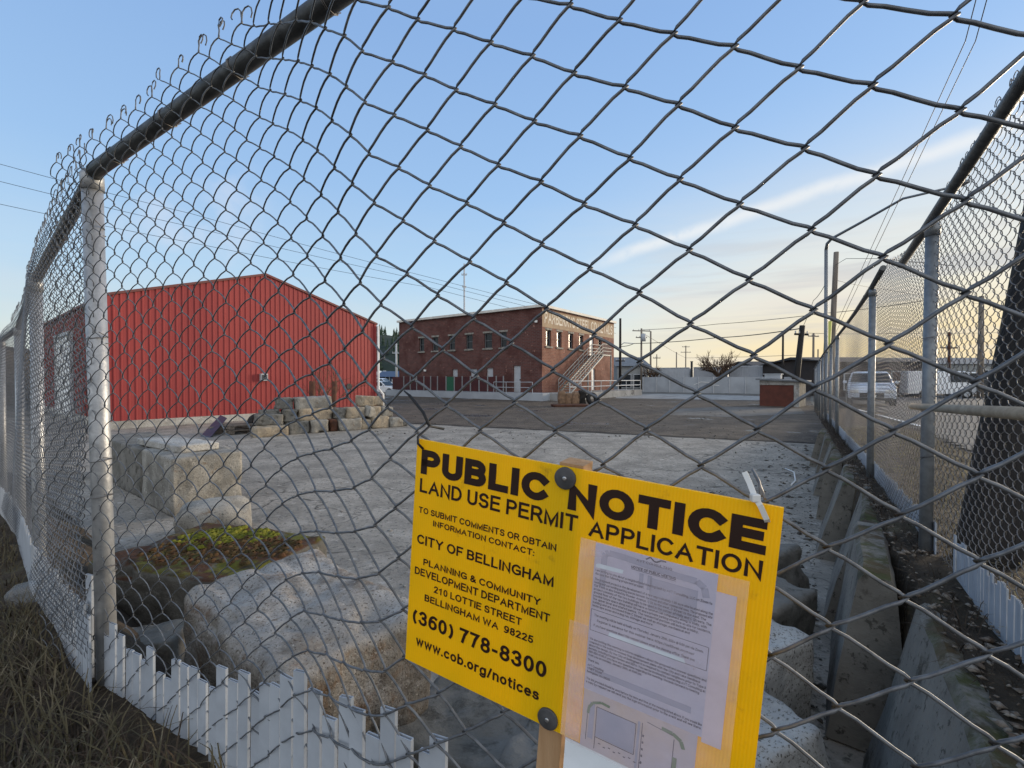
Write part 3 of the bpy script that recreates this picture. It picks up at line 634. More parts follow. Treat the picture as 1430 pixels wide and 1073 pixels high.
while t < 13:
    if not (-.42 < t < -.04 and rg.random() < .7):
        p = RF0 + RFD * t; zb = float(zout(p.x, p.y)) - .1; h = .25 + rg.uniform(-.02, .02) + (.03 if t < -.35 else 0)
        q = slat(None, Vector((p.x, p.y, zb)) - RN * .035, ex, h, .026, .006, rg.uniform(-.03, .03), None, RN, zb); k = len(SB.v); SB.v += q.v; SB.f += [tuple(i + k for i in f) for f in q.f]
    t += .03
SB.build('slat_panel', M_SLAT, RFENCE)
for t, dz in ((0, -1.0), (0, -.62), (0, -1.25), (2.35, -1.0), (2.35, -.5)):
    p = RF0 + RFD * t; c0 = Vector((p.x + .005, p.y, rtop(t) + dz))
    MB().tube([c0 + Vector((math.cos(k * .6) * .031, math.sin(k * .6) * .031, .003 * k)) for k in range(12)] + [c0 + Vector((-.06, -.03, .01))], .0016, 5).build('tie_wire', M_CABLE if dz == -1.25 else M_WIREL, RFENCE, True)

# ------------------------------------------------------------------ the yellow notice
SS = .6885
S0 = np.array([-.18192437, .10543344, .88205757]) * SS; SX = np.array([.53604004, .05624832, -.28565223]) * SS; SY = np.array([.03063532, -.44165811, -.0309505]) * SS
SN = np.cross(SX, SY); SN = SN / np.linalg.norm(SN) * 1.0
if SN[2] > 0: SN = -SN
def sg(u, v, n=0.0): return wpt(*(S0 + SX * u + SY * v + SN * n))
SIGN = thing('notice_sign', 'yellow corrugated plastic public notice sign on a wooden stake in front of the fence', 'sign', tuple(sg(.51, -2.9)))
def flutes(col, h):
    N, L = h['N'], h['L']; w = N.new('ShaderNodeTexWave'); w.wave_type = 'BANDS'; w.bands_direction = 'X'; w.inputs['Scale'].default_value = 41; w.inputs['Distortion'].default_value = 0
    L.new(h['tc'].outputs['UV'], w.inputs['Vector'])
    b = N.new('ShaderNodeBump'); b.inputs['Strength'].default_value = .18; b.inputs['Distance'].default_value = .002; L.new(w.outputs['Fac'], b.inputs['Height']); L.new(b.outputs[0], h['b'].inputs['Normal'])
    r = N.new('ShaderNodeMapRange'); L.new(w.outputs['Fac'], r.inputs[0]); r.inputs[3].default_value = 0; r.inputs[4].default_value = .25
    return h['mix'](r.outputs[0], h['mix'](h['ramp'](h['noise'](30, 6), .62, .75), col, (.62, .36, .012)), (.95, .68, .03))
M_YEL = mat('yellow_corrugated_plastic', (.90, .57, .003), None, rough=.45, extra=flutes, spec=.3, trans=.35)
M_INK = mat('dark_brown_ink', (.022, .009, .006), None, rough=.5)
mb = MB()
def slab(mb, u0, u1, v0, v1, n0, n1, curl=None):
    P = [sg(u0, v0, n1), sg(u1, v0, n1), sg(u1, v1, n1), sg(u0, v1, n1)]; Q = [sg(u0, v0, n0), sg(u1, v0, n0), sg(u1, v1, n0), sg(u0, v1, n0)]
    uv = [(u0, v0), (u1, v0), (u1, v1), (u0, v1)]
    mb.quad(*P[::-1], uv=uv[::-1]); mb.quad(*Q, uv=uv)
    for k in range(4): k2 = (k + 1) % 4; mb.quad(P[k], P[k2], Q[k2], Q[k], uv=[uv[k], uv[k2], uv[k2], uv[k]])
slab(mb, 0, 1, 0, -1, -.004, 0)
mb.build('board', M_YEL, SIGN)
def strokes(s, w):
    """quads of the text s with stroke weight w, in cap heights"""
    V = []; Fc = []; x = 0.0; lay = 0
    for ch in s:
        wd, lines = GLYPH.get(ch, GLYPH[' '])
        for ln in lines:
            P = [Vector((x + w / 2 + px, w / 2 + py * (1 - w))) for px, py in ln]; P = [p for i, p in enumerate(P) if i == 0 or (p - P[i - 1]).length > 1e-4]
            closed = (P[0] - P[-1]).length < 1e-3 and len(P) > 4
            if not closed:
                a, b = (P[0] - P[1]).normalized() if len(P) > 1 else Vector((0, 1)), (P[-1] - P[-2]).normalized(); P[0] = P[0] + a * w / 2; P[-1] = P[-1] + b * w / 2
            i0 = len(V); n = len(P)
            for i in range(n):
                e1 = (P[i] - P[i - 1]) if i else ((P[0] - P[-2]) if closed else (P[1] - P[0])); e2 = (P[i + 1] - P[i]) if i < n - 1 else ((P[1] - P[0]) if closed else (P[-1] - P[-2]))
                e1, e2 = e1.normalized(), e2.normalized(); n1, n2 = Vector((-e1.y, e1.x)), Vector((-e2.y, e2.x)); m = n1 + n2; m = m.normalized() if m.length > .15 else n1
                k = min(2.4, 1 / max(.1, m.dot(n1))) * w / 2; lay_z = lay * 2e-6
                for sgn in (1, -1): q = P[i] + m * (k * sgn); V.append((q.x, max(-.4, min(1.0, q.y)) if not ch.islower() else q.y, lay_z))
            for i in range(n - 1): q = i0 + 2 * i; Fc.append((q, q + 1, q + 3, q + 2))
            lay = (lay + 1) % 12
        x += wd + w + max(.07, .15 - w * .22) if ch != ' ' else .32
    return V, Fc, x
def write(mb, s, u0, u1, vtop, vbase, fn, w=.14, n=.0006):
    V, Fc, L = strokes(s, w); x0, x1 = min(v[0] for v in V), max(v[0] for v in V); i = len(mb.v)
    for x, y, zz in V: mb.v.append(tuple(fn(u0 + (x - x0) / (x1 - x0) * (u1 - u0), vbase + y * (vtop - vbase), n + zz)))
    mb.f += [tuple(i + k for k in q) for q in Fc]
LET = MB()
for s, u0, u1, vt, vb, of in (('PUBLIC', .021, .460, -.040, -.147, .27), ('NOTICE', .515, .975, -.045, -.152, .27), ('LAND USE PERMIT', .021, .547, -.167, -.228, .175), ('APPLICATION', .577, .973, -.170, -.229, .175),
        ('TO SUBMIT COMMENTS OR OBTAIN', .022, .493, -.292, -.319, .185), ('INFORMATION CONTACT:', .081, .430, -.336, -.361, .185), ('CITY OF BELLINGHAM', .022, .493, -.414, -.456, .185),
        ('PLANNING & COMMUNITY', .052, .460, -.515, -.544, .185), ('DEVELOPMENT DEPARTMENT', .020, .490, -.562, -.595, .185), ('210 LOTTIE STREET', .097, .407, -.618, -.648, .185),
        ('BELLINGHAM WA  98225', .065, .446, -.670, -.700, .185), ('(360) 778-8300', .022, .492, -.752, -.815, .185), ('www.cob.org/notices', .040, .476, -.868, -.912, .185)):
    write(LET, s, u0, u1, vt, vb, sg, of)
LET.build('lettering', M_INK, SIGN)
# stake with sawn top, washers
mb = MB(); slab(mb, .479, .546, .010, -2.95, -.037, -.0048); mb.build('stake', M_STAKE, SIGN)
M_WASH = mat('dark_plastic_washer', (.05, .05, .052), (.08, .08, .08), 60, .45)
M_SCREW = mat('zinc_screw', (.4, .4, .4), None, rough=.35, metal=.8)
for u, v in ((.503, -.041), (.507, -.963)):
    c = sg(u, v); nn = sg(u, v, .1) - c; nn.normalize(); R = .0125
    q = MB().tube([c + nn * .0002, c + nn * .0022, c + nn * .003, c + nn * .0026, c + nn * .0034], [R, R, R * .9, R * .35, R * .22], 28); o = es(q.build('washer', M_WASH, SIGN, True))
    es(MB().tube([c + nn * .003, c + nn * .0042, c + nn * .0045], [R * .22, R * .2, R * .1], 10).build('screw', M_SCREW, o, True))
# plastic sleeve with the folded notice and the site plan
def sleeve_col(col, h):
    return h['mix'](h['ramp'](h['noise'](9, 5), .45, .65), col, (.62, .58, .70))
M_SLEEVE = bpy.data.materials.new('clear_plastic_sleeve'); M_SLEEVE.use_nodes = True
def _sl():
    nt = M_SLEEVE.node_tree; N = nt.nodes; L = nt.links; b = N['Principled BSDF']; b.inputs['Base Color'].default_value = (.74, .64, .70, 1); b.inputs['Roughness'].default_value = .16
    tr = N.new('ShaderNodeBsdfTransparent'); mx = N.new('ShaderNodeMixShader'); tc = N.new('ShaderNodeTexCoord'); nz = N.new('ShaderNodeTexNoise'); nz.inputs['Scale'].default_value = 22; nz.inputs['Detail'].default_value = 6
    L.new(tc.outputs['Object'], nz.inputs['Vector']); mr = N.new('ShaderNodeMapRange'); L.new(nz.outputs['Fac'], mr.inputs[0]); mr.inputs[1].default_value = .3; mr.inputs[2].default_value = .7; mr.inputs[3].default_value = .15; mr.inputs[4].default_value = .34
    bp = N.new('ShaderNodeBump'); bp.inputs['Strength'].default_value = .9; bp.inputs['Distance'].default_value = .008; L.new(nz.outputs['Fac'], bp.inputs['Height']); L.new(bp.outputs[0], b.inputs['Normal'])
    L.new(mr.outputs[0], mx.inputs[0]); L.new(tr.outputs[0], mx.inputs[1]); L.new(b.outputs[0], mx.inputs[2]); L.new(mx.outputs[0], N['Material Output'].inputs[0])
_sl()
def rippled(name, u0, u1, v0, v1, n, amp, m, parent, nu=24, nv=36, seed=0, tl=0.0):
    V = []; Q = []
    for j in range(nv + 1):
        for i in range(nu + 1):
            u = u0 + (u1 - u0) * i / nu; v = v0 + (v1 - v0) * j / nv + tl * i / nu
            h = mnoise.fractal(Vector((u * 7 + seed, v * 7, 0)), 1, 2, 3) * amp + amp * 1.2
            V.append(tuple(sg(u, v, n + max(h, 0))))
    for j in range(nv):
        for i in range(nu): a = j * (nu + 1) + i; Q.append((a, a + nu + 1, a + nu + 2, a + 1))
    return bulk(name, V, Q, m, parent)
M_PAGE = mat('lavender_white_paper', (.47, .48, .62), (.54, .52, .62), 14, .8, trans=.15)
M_PAGEW = mat('white_paper', (.70, .74, .78), (.62, .66, .7), 14, .8)
M_PAGET = mat('tan_plan_paper', (.50, .40, .34), (.45, .42, .50), 9, .8)
M_PINK = mat('translucent_film', (.62, .52, .50), None, rough=.4)
M_PRINT = mat('black_print', (.03, .03, .05), None, rough=.8)
M_GREYINK = mat('grey_ink', (.30, .31, .40), None, rough=.8)
M_PALEINK = mat('pale_blue_cover', (.62, .74, .80), None, rough=.6)
M_GREENINK = mat('green_ink', (.10, .17, .08), None, rough=.8)
page = MB(); slab(page, .600, .888, -.246, -.785, .0008, .0011); PAGE = page.build('notice_page', M_PAGE, SIGN)
back = MB(); slab(back, .888, .930, -.30, -.80, .0008, .00095); back.build('spare_page', mat('faded_paper', (.58, .50, .55), None, rough=.8), SIGN)
plan = MB(); slab(plan, .602, .880, -.785, -1.0, .0008, .0012); PLAN = plan.build('site_plan_page', M_PAGET, SIGN)
def rect(mb, u0, u1, v0, v1, n): mb.quad(sg(u0, v1, n), sg(u1, v1, n), sg(u1, v0, n), sg(u0, v0, n))
def line(mb, a, b, w, n):
    a, b = Vector(a), Vector(b); d = (b - a).normalized() * w / 2; k = Vector((-d.y * .98, d.x * 1.37)); mb.quad(*(sg(p.x, p.y, n) for p in (a - k, b - k, b + k, a + k)))
# grey shape showing through from the sheet behind
g = MB()
def ring(mb, pts, w, n):
    for a, b in zip(pts, pts[1:]): line(mb, a, b, w, n)
arch = [(.625, -.40), (.625, -.30)] + [(.637 + .012 * math.cos(t), -.287 + .016 * math.sin(t)) for t in (3.1, 2.4, 1.6)] + [(.68, -.272), (.80, -.285), (.845, -.285), (.862, -.30), (.868, -.33)]
ring(g, arch, .016, .0013)
for a in (.715, .735): rect(g, a, a + .01, -.31, -.36, .0013)
rect(g, .742, .85, -.315, -.42, .0013)
rect(g, .615, .86, -.70, -.722, .0013)
g.build('show_through', M_GREYINK, PAGE)
pr = MB()
write(pr, 'AVT CONSULTING', .705, .789, -.264, -.2725, sg, .13, .0016)
ring(pr, [(.727, -.258), (.737, -.247), (.747, -.258), (.753, -.258), (.763, -.249), (.774, -.249)], .0035, .0016)
write(pr, 'NOTICE OF PUBLIC MEETING', .694, .799, -.291, -.301, sg, .2, .0016); line(pr, (.694, -.3035), (.799, -.3035), .001, .0016)
body = ['I am writing to you about a neighborhood meeting held by AVT Consulting, LLC on Zoom to', 'discuss the following proposed project.', None,
        'The proposed project is the development of a new approximately 1.96 acre site located along the', 'holding and surrounding parking spaces between the street and other commercial uses. The proposed site', 'Old Town is also bound by Roeder Avenue, C St to the west, D Street to the east. The',
        'project consists of the two buildings to be used in the corner of Holly and C Streets. The', 'ground floor of the new building will have a commercial component along W Holly, with', 'possible future space along Astor Street and a private parking structure on site for residents,',
        'the upper level and shared patios. The residential portion will include a lobby,', 'building and are accessed from C Street as well as storage, mechanical and', 'landscape areas and a dog run, storage and more.']
v = -.338
for s in body:
    if s is None: v -= .008; continue
    w = min(1.0, len(s) / 88); write(pr, s, .605, .605 + .28 * w, v, v - .0086, sg, .17, .0016); v -= .0121
for a, b in (((.603, -.486), (.884, -.486)), ((.884, -.486), (.884, -.563)), ((.884, -.563), (.604, -.563)), ((.604, -.563), (.603, -.486))): line(pr, a, b, .0013, .0016)
for s, uu, vv, w in (('The meeting will be held virtually on Thursday, January 25th, 2024 @ 5:00 pm via Zoom.', .612, -.500, .262), ('Register in advance for this webinar here: https://us02web.zoom.us/', .620, -.518, .235), ('If you have questions about this request please email the planning office. Thank you', .612, -.537, .245)):
    write(pr, s, uu, uu + w, vv, vv - .009, sg, .17, .0016)
v = -.590
for s in ('We are inviting this meeting to inform neighbors about the proposal and answer questions and', 'respond to the public in revised final development plans with the City and take feedback', 'about the design. By the City of Bellingham it is required to contact neighbors prior to Type II', 'permits, including Design Review and SEPA. You can be involved by contacting AVT Consulting at',
          '360-555-0100 if you have any questions regarding the meeting. We look forward to hearing', 'from you on Monday, January 20th, at 6:00 pm.', None, 'Thank you,', None, 'AVT Consulting', '1708 F Street', 'Bellingham, WA 98225', None, None,
          'The link provided should be used before the date and time of the meeting listed above. If you would like', 'a copy by request we will send you the login information prior to the event and will see there.'):
    if s is None: v -= .007; continue
    w = min(1.0, len(s) / 92); write(pr, s, .605, .605 + .281 * w, v, v - .0086, sg, .17, .0016); v -= .0121
pr.build('print', M_PRINT, PAGE)
cv = MB(); cv.quad(*(sg(u, v, .0018) for u, v in ((.605, -.333), (.674, -.329), (.676, -.316), (.612, -.317), (.605, -.322)))); cv.quad(*(sg(u, v, .0018) for u, v in ((.652, -.562), (.838, -.562), (.834, -.549), (.655, -.548)))); cv.build('cover_strip', M_PALEINK, PAGE)
d = MB()
for a, b in (((.639, -.833), (.740, -.833)), ((.740, -.833), (.740, -.945)), ((.740, -.945), (.640, -.945)), ((.640, -.945), (.639, -.833)), ((.616, -.97), (.616, -.85)), ((.755, -.82), (.755, -.99)), ((.64, -.99), (.64, -.945)), ((.83, -.83), (.83, -.99)), ((.765, -.81), (.83, -.82))): line(d, a, b, .0016, .0016)
for k in range(9): rect(d, .65 + k * .013, .656 + k * .013, -.962 - .006 * (k % 2), -.965 - .006 * (k % 2), .0016)
for k in range(5): rect(d, .757, .761, -.86 - k * .024, -.868 - k * .024, .0016)
d.build('drawing', M_PRINT, PLAN)
d = MB(); rect(d, .641, .738, -.835, -.943, .0014); rect(d, .62, .634, -.825, -.96, .0014); rect(d, .744, .75, -.82, -.99, .0014); d.build('shaded_plot', M_GREYINK, PLAN)
d = MB(); ring(d, [(.617, -.87), (.619, -.845), (.628, -.825), (.65, -.812), (.672, -.815)], .007, .0017); ring(d, [(.80, -.81), (.825, -.812), (.845, -.826), (.852, -.85)], .009, .0017); rect(d, .830, .840, -.89, -.96, .0017); d.build('planting', M_GREENINK, PLAN)
rippled('plastic_sleeve', .562, .951, -.237, -.998, .0022, .0026, M_SLEEVE, SIGN, seed=3)
rippled('adhesive_film', .548, .60, -.55, -.99, .0020, .001, M_SLEEVE, SIGN, 6, 20, seed=8)
rippled('loose_page', .561, .86, -1.001, -1.16, -.002, .002, M_PAGEW, SIGN, 14, 8, seed=11)
# ties
ZP = [sg(.972, -.05, .001), sg(.970, -.04, .004), sg(.955, 0.0, .006), sg(.944, .018, .004)]
M_ZIP = mat('clear_nylon', (.6, .6, .58), None, rough=.35)
def ribbon(name, pts, w, m, parent, th=.0012):
    mb = MB(); P = [Vector(p) for p in pts]; side = (sg(1, 0) - sg(0, 0)).normalized()
    for a, b in zip(P, P[1:]):
        d = (b - a).normalized(); s = d.cross(NRM).normalized() * w / 2; n = NRM * th / 2
        mb.quad(a - s + n, a + s + n, b + s + n, b - s + n); mb.quad(a - s - n, b - s - n, b + s - n, a + s - n); mb.quad(a - s + n, b - s + n, b - s - n, a - s - n); mb.quad(a + s + n, a + s - n, b + s - n, b + s + n)
    return mb.build(name, m, parent)
zt = ribbon('zip_tie', ZP + [sg(.930, .055, -.004), sg(.918, .082, -.008)], .0048, M_ZIP, SIGN)
c = sg(.944, .018, .004); MB().box(c, (.008, .006, .007)).build('tie_head', M_ZIP, zt, bevel=.001)
es(MB().tube([sg(.955, .02, -.004), sg(.95, .05, -.02), sg(.935, .07, -.045), sg(.95, .03, -.05), sg(.965, 0, -.02)], .0014, 6).build('tie_wire', M_WIREL, SIGN, True))
bt = [sg(.029, -.038, .002), sg(.015, -.015, .006), sg(.009, .012, .004), sg(.008, .05, -.02), sg(.02, .03, -.045)]
es(MB().tube(bt, .0017, 7).build('cable_tie', M_CABLE, SIGN, True))
es(MB().tube([sg(.008, .05, -.02), sg(-.04, .10, -.03), sg(-.11, .165, -.035), sg(-.14, .185, -.036)], [.0022, .0022, .002, .001], 7).build('cable_tie', M_CABLE, SIGN, True))

# ------------------------------------------------------------------ rough concrete blocks
def block_mesh(name, size, m, seed=0, rough=.02, rnd=.12, cuts=9, taper=0.0):
    bm = bmesh.new(); bmesh.ops.create_cube(bm, size=2.0); bmesh.ops.subdivide_edges(bm, edges=bm.edges[:], cuts=cuts, use_grid_fill=True)
    sx, sy, sz = size[0] / 2, size[1] / 2, size[2] / 2; mn = min(sx, sy, sz); rr = rnd * mn * 2
    for v in bm.verts:
        p = Vector((v.co.x * sx, v.co.y * sy, v.co.z * sz))
        inn = Vector((max(-sx + rr, min(sx - rr, p.x)), max(-sy + rr, min(sy - rr, p.y)), max(-sz + rr, min(sz - rr, p.z)))); d = p - inn
        if d.length > 1e-6: p = inn + d.normalized() * min(d.length, rr)
        n = (p - inn * .6).normalized()
        q = p + Vector((seed * 3.7, seed * 1.3, seed * 5.1))
        edge = min(1.0, sum(1 for a_ in v.co if abs(a_) > .80) / 2)
        ch = max(0.0, mnoise.noise(q * 4.1) * 1.3 - .1) * edge + max(0.0, mnoise.noise(q * 9 + Vector((7, 1, 3))) - .25) * .5
        p += n * (mnoise.fractal(q * 2.2, 1, 2, 3) * rough * .9 + mnoise.turbulence(q * 8, 4, True) * rough * .45 - ch * rough * 3.2)
        if taper: k = 1 - taper * (v.co.z + 1) / 2; p.x *= k; p.y *= k
        v.co = p + Vector((0, 0, sz))
    me = bpy.data.meshes.new(name); bm.to_mesh(me); bm.free()
    me.polygons.foreach_set('use_smooth', [True] * len(me.polygons)); return me
def block(name, label, c, size, rotz, m, seed, cat='concrete block', group=None, rough=.02, rnd=.12, tilt=(0, 0), cuts=9, taper=0):
    o = link(name, block_mesh(name, size, m, seed, rough, rnd, cuts, taper), m); o.location = c; o.rotation_euler = (tilt[0], tilt[1], rotz)
    return tag(o, label, cat, group)
DIRB = Vector((.795, 1, 0)).normalized()       # direction of the barn front and of the block wall before it
DIRS = Vector((-.783, .622, 0))
AB = math.atan2(DIRB.y, DIRB.x)
# wall of stacked blocks before the barn: px0, px1, course, setback, height, material, label
STK = [(354, 402, 0, 0, .30, M_BLOCKO, 'long low ochre block at the left foot of the block stack'),
       (361, 400, 1, .32, .34, M_BLOCKD, 'short dark block on the low ochre block at the left end of the stack'),
       (404, 433, 0, .12, .40, M_BLOCKD, 'dark grey block in the bottom course beside the low ochre block'),
       (436, 460, 0, .0, .40, M_BLOCK, 'square block with a brown stain low in the middle of the stack'),
       (371, 399, 2, .60, .36, M_BLOCKD, 'dark block in the second course under the small black top block'),
       (400, 420, 1, .34, .38, M_BLOCKD, 'narrow dark block in the second course left of the ochre long block'),
       (421, 469, 1, .28, .40, M_BLOCKO, 'long ochre block in the middle course under the pale topmost block'),
       (394, 418, 3, .62, .36, M_BLOCKD, 'small black topmost block left of the pale topmost block'),
       (420, 469, 2, .34, .38, M_BLOCK, 'long pale topmost block in front of the rusty bollards'),
       (463, 473, 0, .1, .38, M_RUST, 'narrow rust brown block between two pale blocks of the bottom course'),
       (474, 505, 0, .0, .40, M_BLOCK, 'rounded pale block with white bloom in the bottom course'),
       (470, 488, 1, .3, .36, M_BLOCKD, 'dark block in the middle course behind the white bloomed block'),
       (488, 512, 1, .15, .38, M_BLOCKO, 'yellowish block in the middle course above the white bloomed block'),
       (506, 519, 0, .05, .34, M_BLOCKO, 'small mossy yellow block right of the white bloomed block'),
       (510, 524, 1, .1, .40, M_BLOCK, 'tilted pale slab wedged in the right part of the stack'),
       (520, 543, 0, .0, .42, M_BLOCKO, 'ochre block at the foot of the right part of the stack'),
       (522, 536, 1, .2, .36, M_BLOCKO, 'orange block in the middle course near the right end of the stack'),
       (509, 528, 2, .35, .36, M_BLOCKO, 'mossy block topmost at the right part of the stack, left of its pair'),
       (529, 543, 2, .4, .34, M_BLOCKO, 'ochre block topmost at the right end of the stack'),
       (537, 553, 1, .25, .34, M_BLOCK, 'pale block in the middle course at the right end of the stack'),
       (545, 563, 0, .0, .34, M_BLOCK, 'grey rounded block last in the bottom course'),
       (563, 572, 0, .1, .16, M_BLOCKD, 'low dark rubble lump past the right end of the stack')]
PB0 = gnd(354, 612); PB1 = gnd(566, 596); PBD = (PB1 - PB0).normalized()
def stk_s(px):
    k = (px - CX) / F; return (k * PB0.y - PB0.x) / (PBD.x - k * PBD.y)
for i, (x0, x1, cr, sb, h, m, lab) in enumerate(STK):
    s0, s1 = stk_s(x0), stk_s(x1); L = max(.2, s1 - s0) * 1.0; c = PB0 + PBD * ((s0 + s1) / 2); nrm = Vector((-PBD.y, PBD.x, 0))
    z = [0, .38, .76, 1.12][cr]; z = {1: {361: .30}.get(x0, .38), 2: .76 if x0 != 371 else .4, 3: .76, 0: 0}[cr]
    dpt = .5
    c = c + nrm * (sb + dpt / 2); rg = random.Random(i)
    block('concrete_block', lab, (c.x, c.y, z), (L, dpt, h), math.atan2(PBD.y, PBD.x) + rg.uniform(-.13, .13) + (.5 if 'tilted' in lab else 0), m, i + 1, group='concrete blocks stacked before the red barn', rough=.03, rnd=.07, tilt=(rg.uniform(-.03, .03), .35 if 'tilted' in lab else rg.uniform(-.05, .05)), cuts=9)
# row of big blocks running along the left edge of the yard
e0 = Vector((-4.24, 5.7, 0)); wdir = Vector((.622, .783, 0))
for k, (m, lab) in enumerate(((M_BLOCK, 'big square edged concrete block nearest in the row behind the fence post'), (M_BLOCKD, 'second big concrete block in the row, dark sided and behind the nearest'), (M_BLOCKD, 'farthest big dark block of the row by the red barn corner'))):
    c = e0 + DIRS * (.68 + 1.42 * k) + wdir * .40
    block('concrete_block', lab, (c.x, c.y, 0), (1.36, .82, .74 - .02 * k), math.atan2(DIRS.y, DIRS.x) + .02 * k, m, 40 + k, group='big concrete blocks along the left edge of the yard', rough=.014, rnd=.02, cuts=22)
c = e0 + DIRS * 1.2 + wdir * .38
block('concrete_slab', 'pale broken slab lying on top of the row of big blocks', (c.x, c.y, .735), (1.5, .5, .10), math.atan2(DIRS.y, DIRS.x) + .08, M_BLOCKW, 47, cat='concrete slab', rough=.015, rnd=.2)
block('concrete_block', 'half buried rounded block at the foot of the big square edged block', (-3.35, 5.15, -.1), (.7, .6, .45), .5, M_BLOCK, 48, rough=.03, rnd=.3)
block('concrete_block', 'moss covered block with yellow green and rust red moss on its flat top', (-2.05, 3.15, -.02), (1.15, .85, .60), -.28, M_MOSSY, 51, rough=.035, rnd=.06, cuts=30)
MOB = bpy.data.objects[[o_.name for o_ in bpy.data.objects if o_.get('label', '').startswith('moss covered block')][0]]
def cushions(name, n, cx, cy, rx, ry, m, seed):
    rng = np.random.default_rng(seed); B = Bulk(); vs = np.array([tuple(MOB.matrix_basis @ v.co) for v in MOB.data.vertices]); vs = vs[vs[:, 2] > .42]
    for _ in range(n):
        a = rng.uniform(0, 6.28); q = math.sqrt(rng.random()); i = np.argmin(np.hypot(vs[:, 0] - cx - rx * q * math.cos(a), vs[:, 1] - cy - ry * q * math.sin(a))); c = vs[i] + rng.normal(0, .012, 3) * (1, 1, .2); r = rng.uniform(.010, .030)
        th = np.arange(7) * 2 * math.pi / 7 + rng.random(); ring = [np.c_[c[0] + r * f * np.cos(th) * rng.uniform(.8, 1.2, 7), c[1] + r * f * np.sin(th) * rng.uniform(.8, 1.2, 7), np.full(7, c[2] + r * z) + rng.uniform(-.002, .002, 7)] for f, z in ((1.0, -.2), (.8, .35), (.35, .62))]
        Q = [(k * 7 + j, k * 7 + (j + 1) % 7, (k + 1) * 7 + (j + 1) % 7, (k + 1) * 7 + j) for k in range(2) for j in range(7)]; B.add(np.concatenate(ring), np.array(Q))
    o = B.build(name, m, MOB, True); o['kind'] = 'stuff'
cushions('moss', 420, -2.1, 3.36, .34, .17, mat('yellow_green_moss', (.20, .19, .018), (.11, .12, .015), 30, .95, .6, 200), 1)
cushions('rust_moss', 420, -1.95, 3.10, .50, .28, mat('rust_brown_moss', (.10, .045, .018), (.06, .05, .018), 20, .95, .6, 200), 2)
block('concrete_block', 'large pale rounded block of exposed aggregate left of the yellow sign', (-.93, 2.02, -.02), (1.06, .64, .80), -.72, M_AGG, 55, rough=.028, rnd=.10, cuts=44)
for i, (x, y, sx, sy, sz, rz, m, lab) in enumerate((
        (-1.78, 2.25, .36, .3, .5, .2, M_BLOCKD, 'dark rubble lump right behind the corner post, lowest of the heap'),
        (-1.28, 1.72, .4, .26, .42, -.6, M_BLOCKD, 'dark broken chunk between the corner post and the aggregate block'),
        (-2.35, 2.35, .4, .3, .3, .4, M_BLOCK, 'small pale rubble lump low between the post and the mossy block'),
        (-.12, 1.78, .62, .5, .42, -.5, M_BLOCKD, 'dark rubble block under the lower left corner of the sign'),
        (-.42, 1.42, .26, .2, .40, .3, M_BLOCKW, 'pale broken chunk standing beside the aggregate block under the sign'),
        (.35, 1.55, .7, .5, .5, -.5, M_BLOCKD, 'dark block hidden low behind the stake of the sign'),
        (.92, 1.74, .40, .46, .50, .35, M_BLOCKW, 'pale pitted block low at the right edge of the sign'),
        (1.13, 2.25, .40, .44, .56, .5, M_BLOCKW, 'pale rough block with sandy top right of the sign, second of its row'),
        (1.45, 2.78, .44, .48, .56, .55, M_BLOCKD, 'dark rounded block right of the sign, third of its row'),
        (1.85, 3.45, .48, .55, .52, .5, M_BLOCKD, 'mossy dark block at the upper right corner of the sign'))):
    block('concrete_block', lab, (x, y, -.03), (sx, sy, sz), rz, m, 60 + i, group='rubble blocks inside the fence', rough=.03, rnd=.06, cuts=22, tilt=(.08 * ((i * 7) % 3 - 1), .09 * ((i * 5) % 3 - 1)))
# leaning concrete barriers holding the street bank
def barrier_me(L):
    prof = [(-.17, 0), (-.165, .08), (-.13, .33), (-.07, .79), (-.05, .82), (.06, .82), (.08, .79), (.12, .33), (.16, .08), (.16, 0)]
    bm = bmesh.new(); nseg = 16; rows = []
    for k in range(nseg + 1):
        y = (k / nseg - .5) * L; e = .985 if k in (0, nseg) else 1
        rows.append([bm.verts.new((x * e + mnoise.fractal(Vector((x * 5, y * 3, z * 5)), 1, 2, 3) * .012, y, z * (1 if e == 1 else .993) + mnoise.fractal(Vector((x * 4 + 9, y * 4, z)), 1, 2, 3) * .01)) for x, z in prof])
    n = len(prof)
    for a, b in zip(rows, rows[1:]):
        for i in range(n): bm.faces.new((a[i], b[i], b[(i + 1) % n], a[(i + 1) % n]))
    bm.faces.new(rows[0][::-1]); bm.faces.new(rows[-1]); bmesh.ops.recalc_face_normals(bm, faces=bm.faces[:])
    me = bpy.data.meshes.new('jersey_barrier'); bm.to_mesh(me); bm.free(); me.materials.append(M_BARR); return me
BM = [barrier_me(1.18), barrier_me(1.10)]
BARL = ['nearest leaning concrete barrier with moss and soil on its top at the lower right', 'second leaning concrete barrier from the near end with pale clean face', 'third concrete barrier with dark gap at its end', 'fourth concrete barrier beside the second fence post',
        'fifth barrier half buried in brown moss', 'sixth barrier beyond the mossy bank', 'seventh barrier near the wooden shed', 'last concrete barrier in the row before the shed']
for k in range(8):
    t = -1.35 + k * 1.32 + (k > 3) * .2; p = RF0 + RFD * t + Vector((-RFD.y, RFD.x)) * (.20 + .05 * (k % 2)); rg = random.Random(k + 3)
    o = bpy.data.objects.new('jersey_barrier', BM[k % 2]); COL.objects.link(o); o.location = (p.x, p.y, -.02 + float(zout(p.x + .4, p.y)) - .80)
    o.rotation_euler = (rg.uniform(-.04, .04), .10 + rg.uniform(-.09, .09), math.atan2(RFD.y, RFD.x) - math.pi / 2 - rg.uniform(.03, .12))
    tag(o, BARL[k], 'barrier', 'concrete barriers holding the street bank')

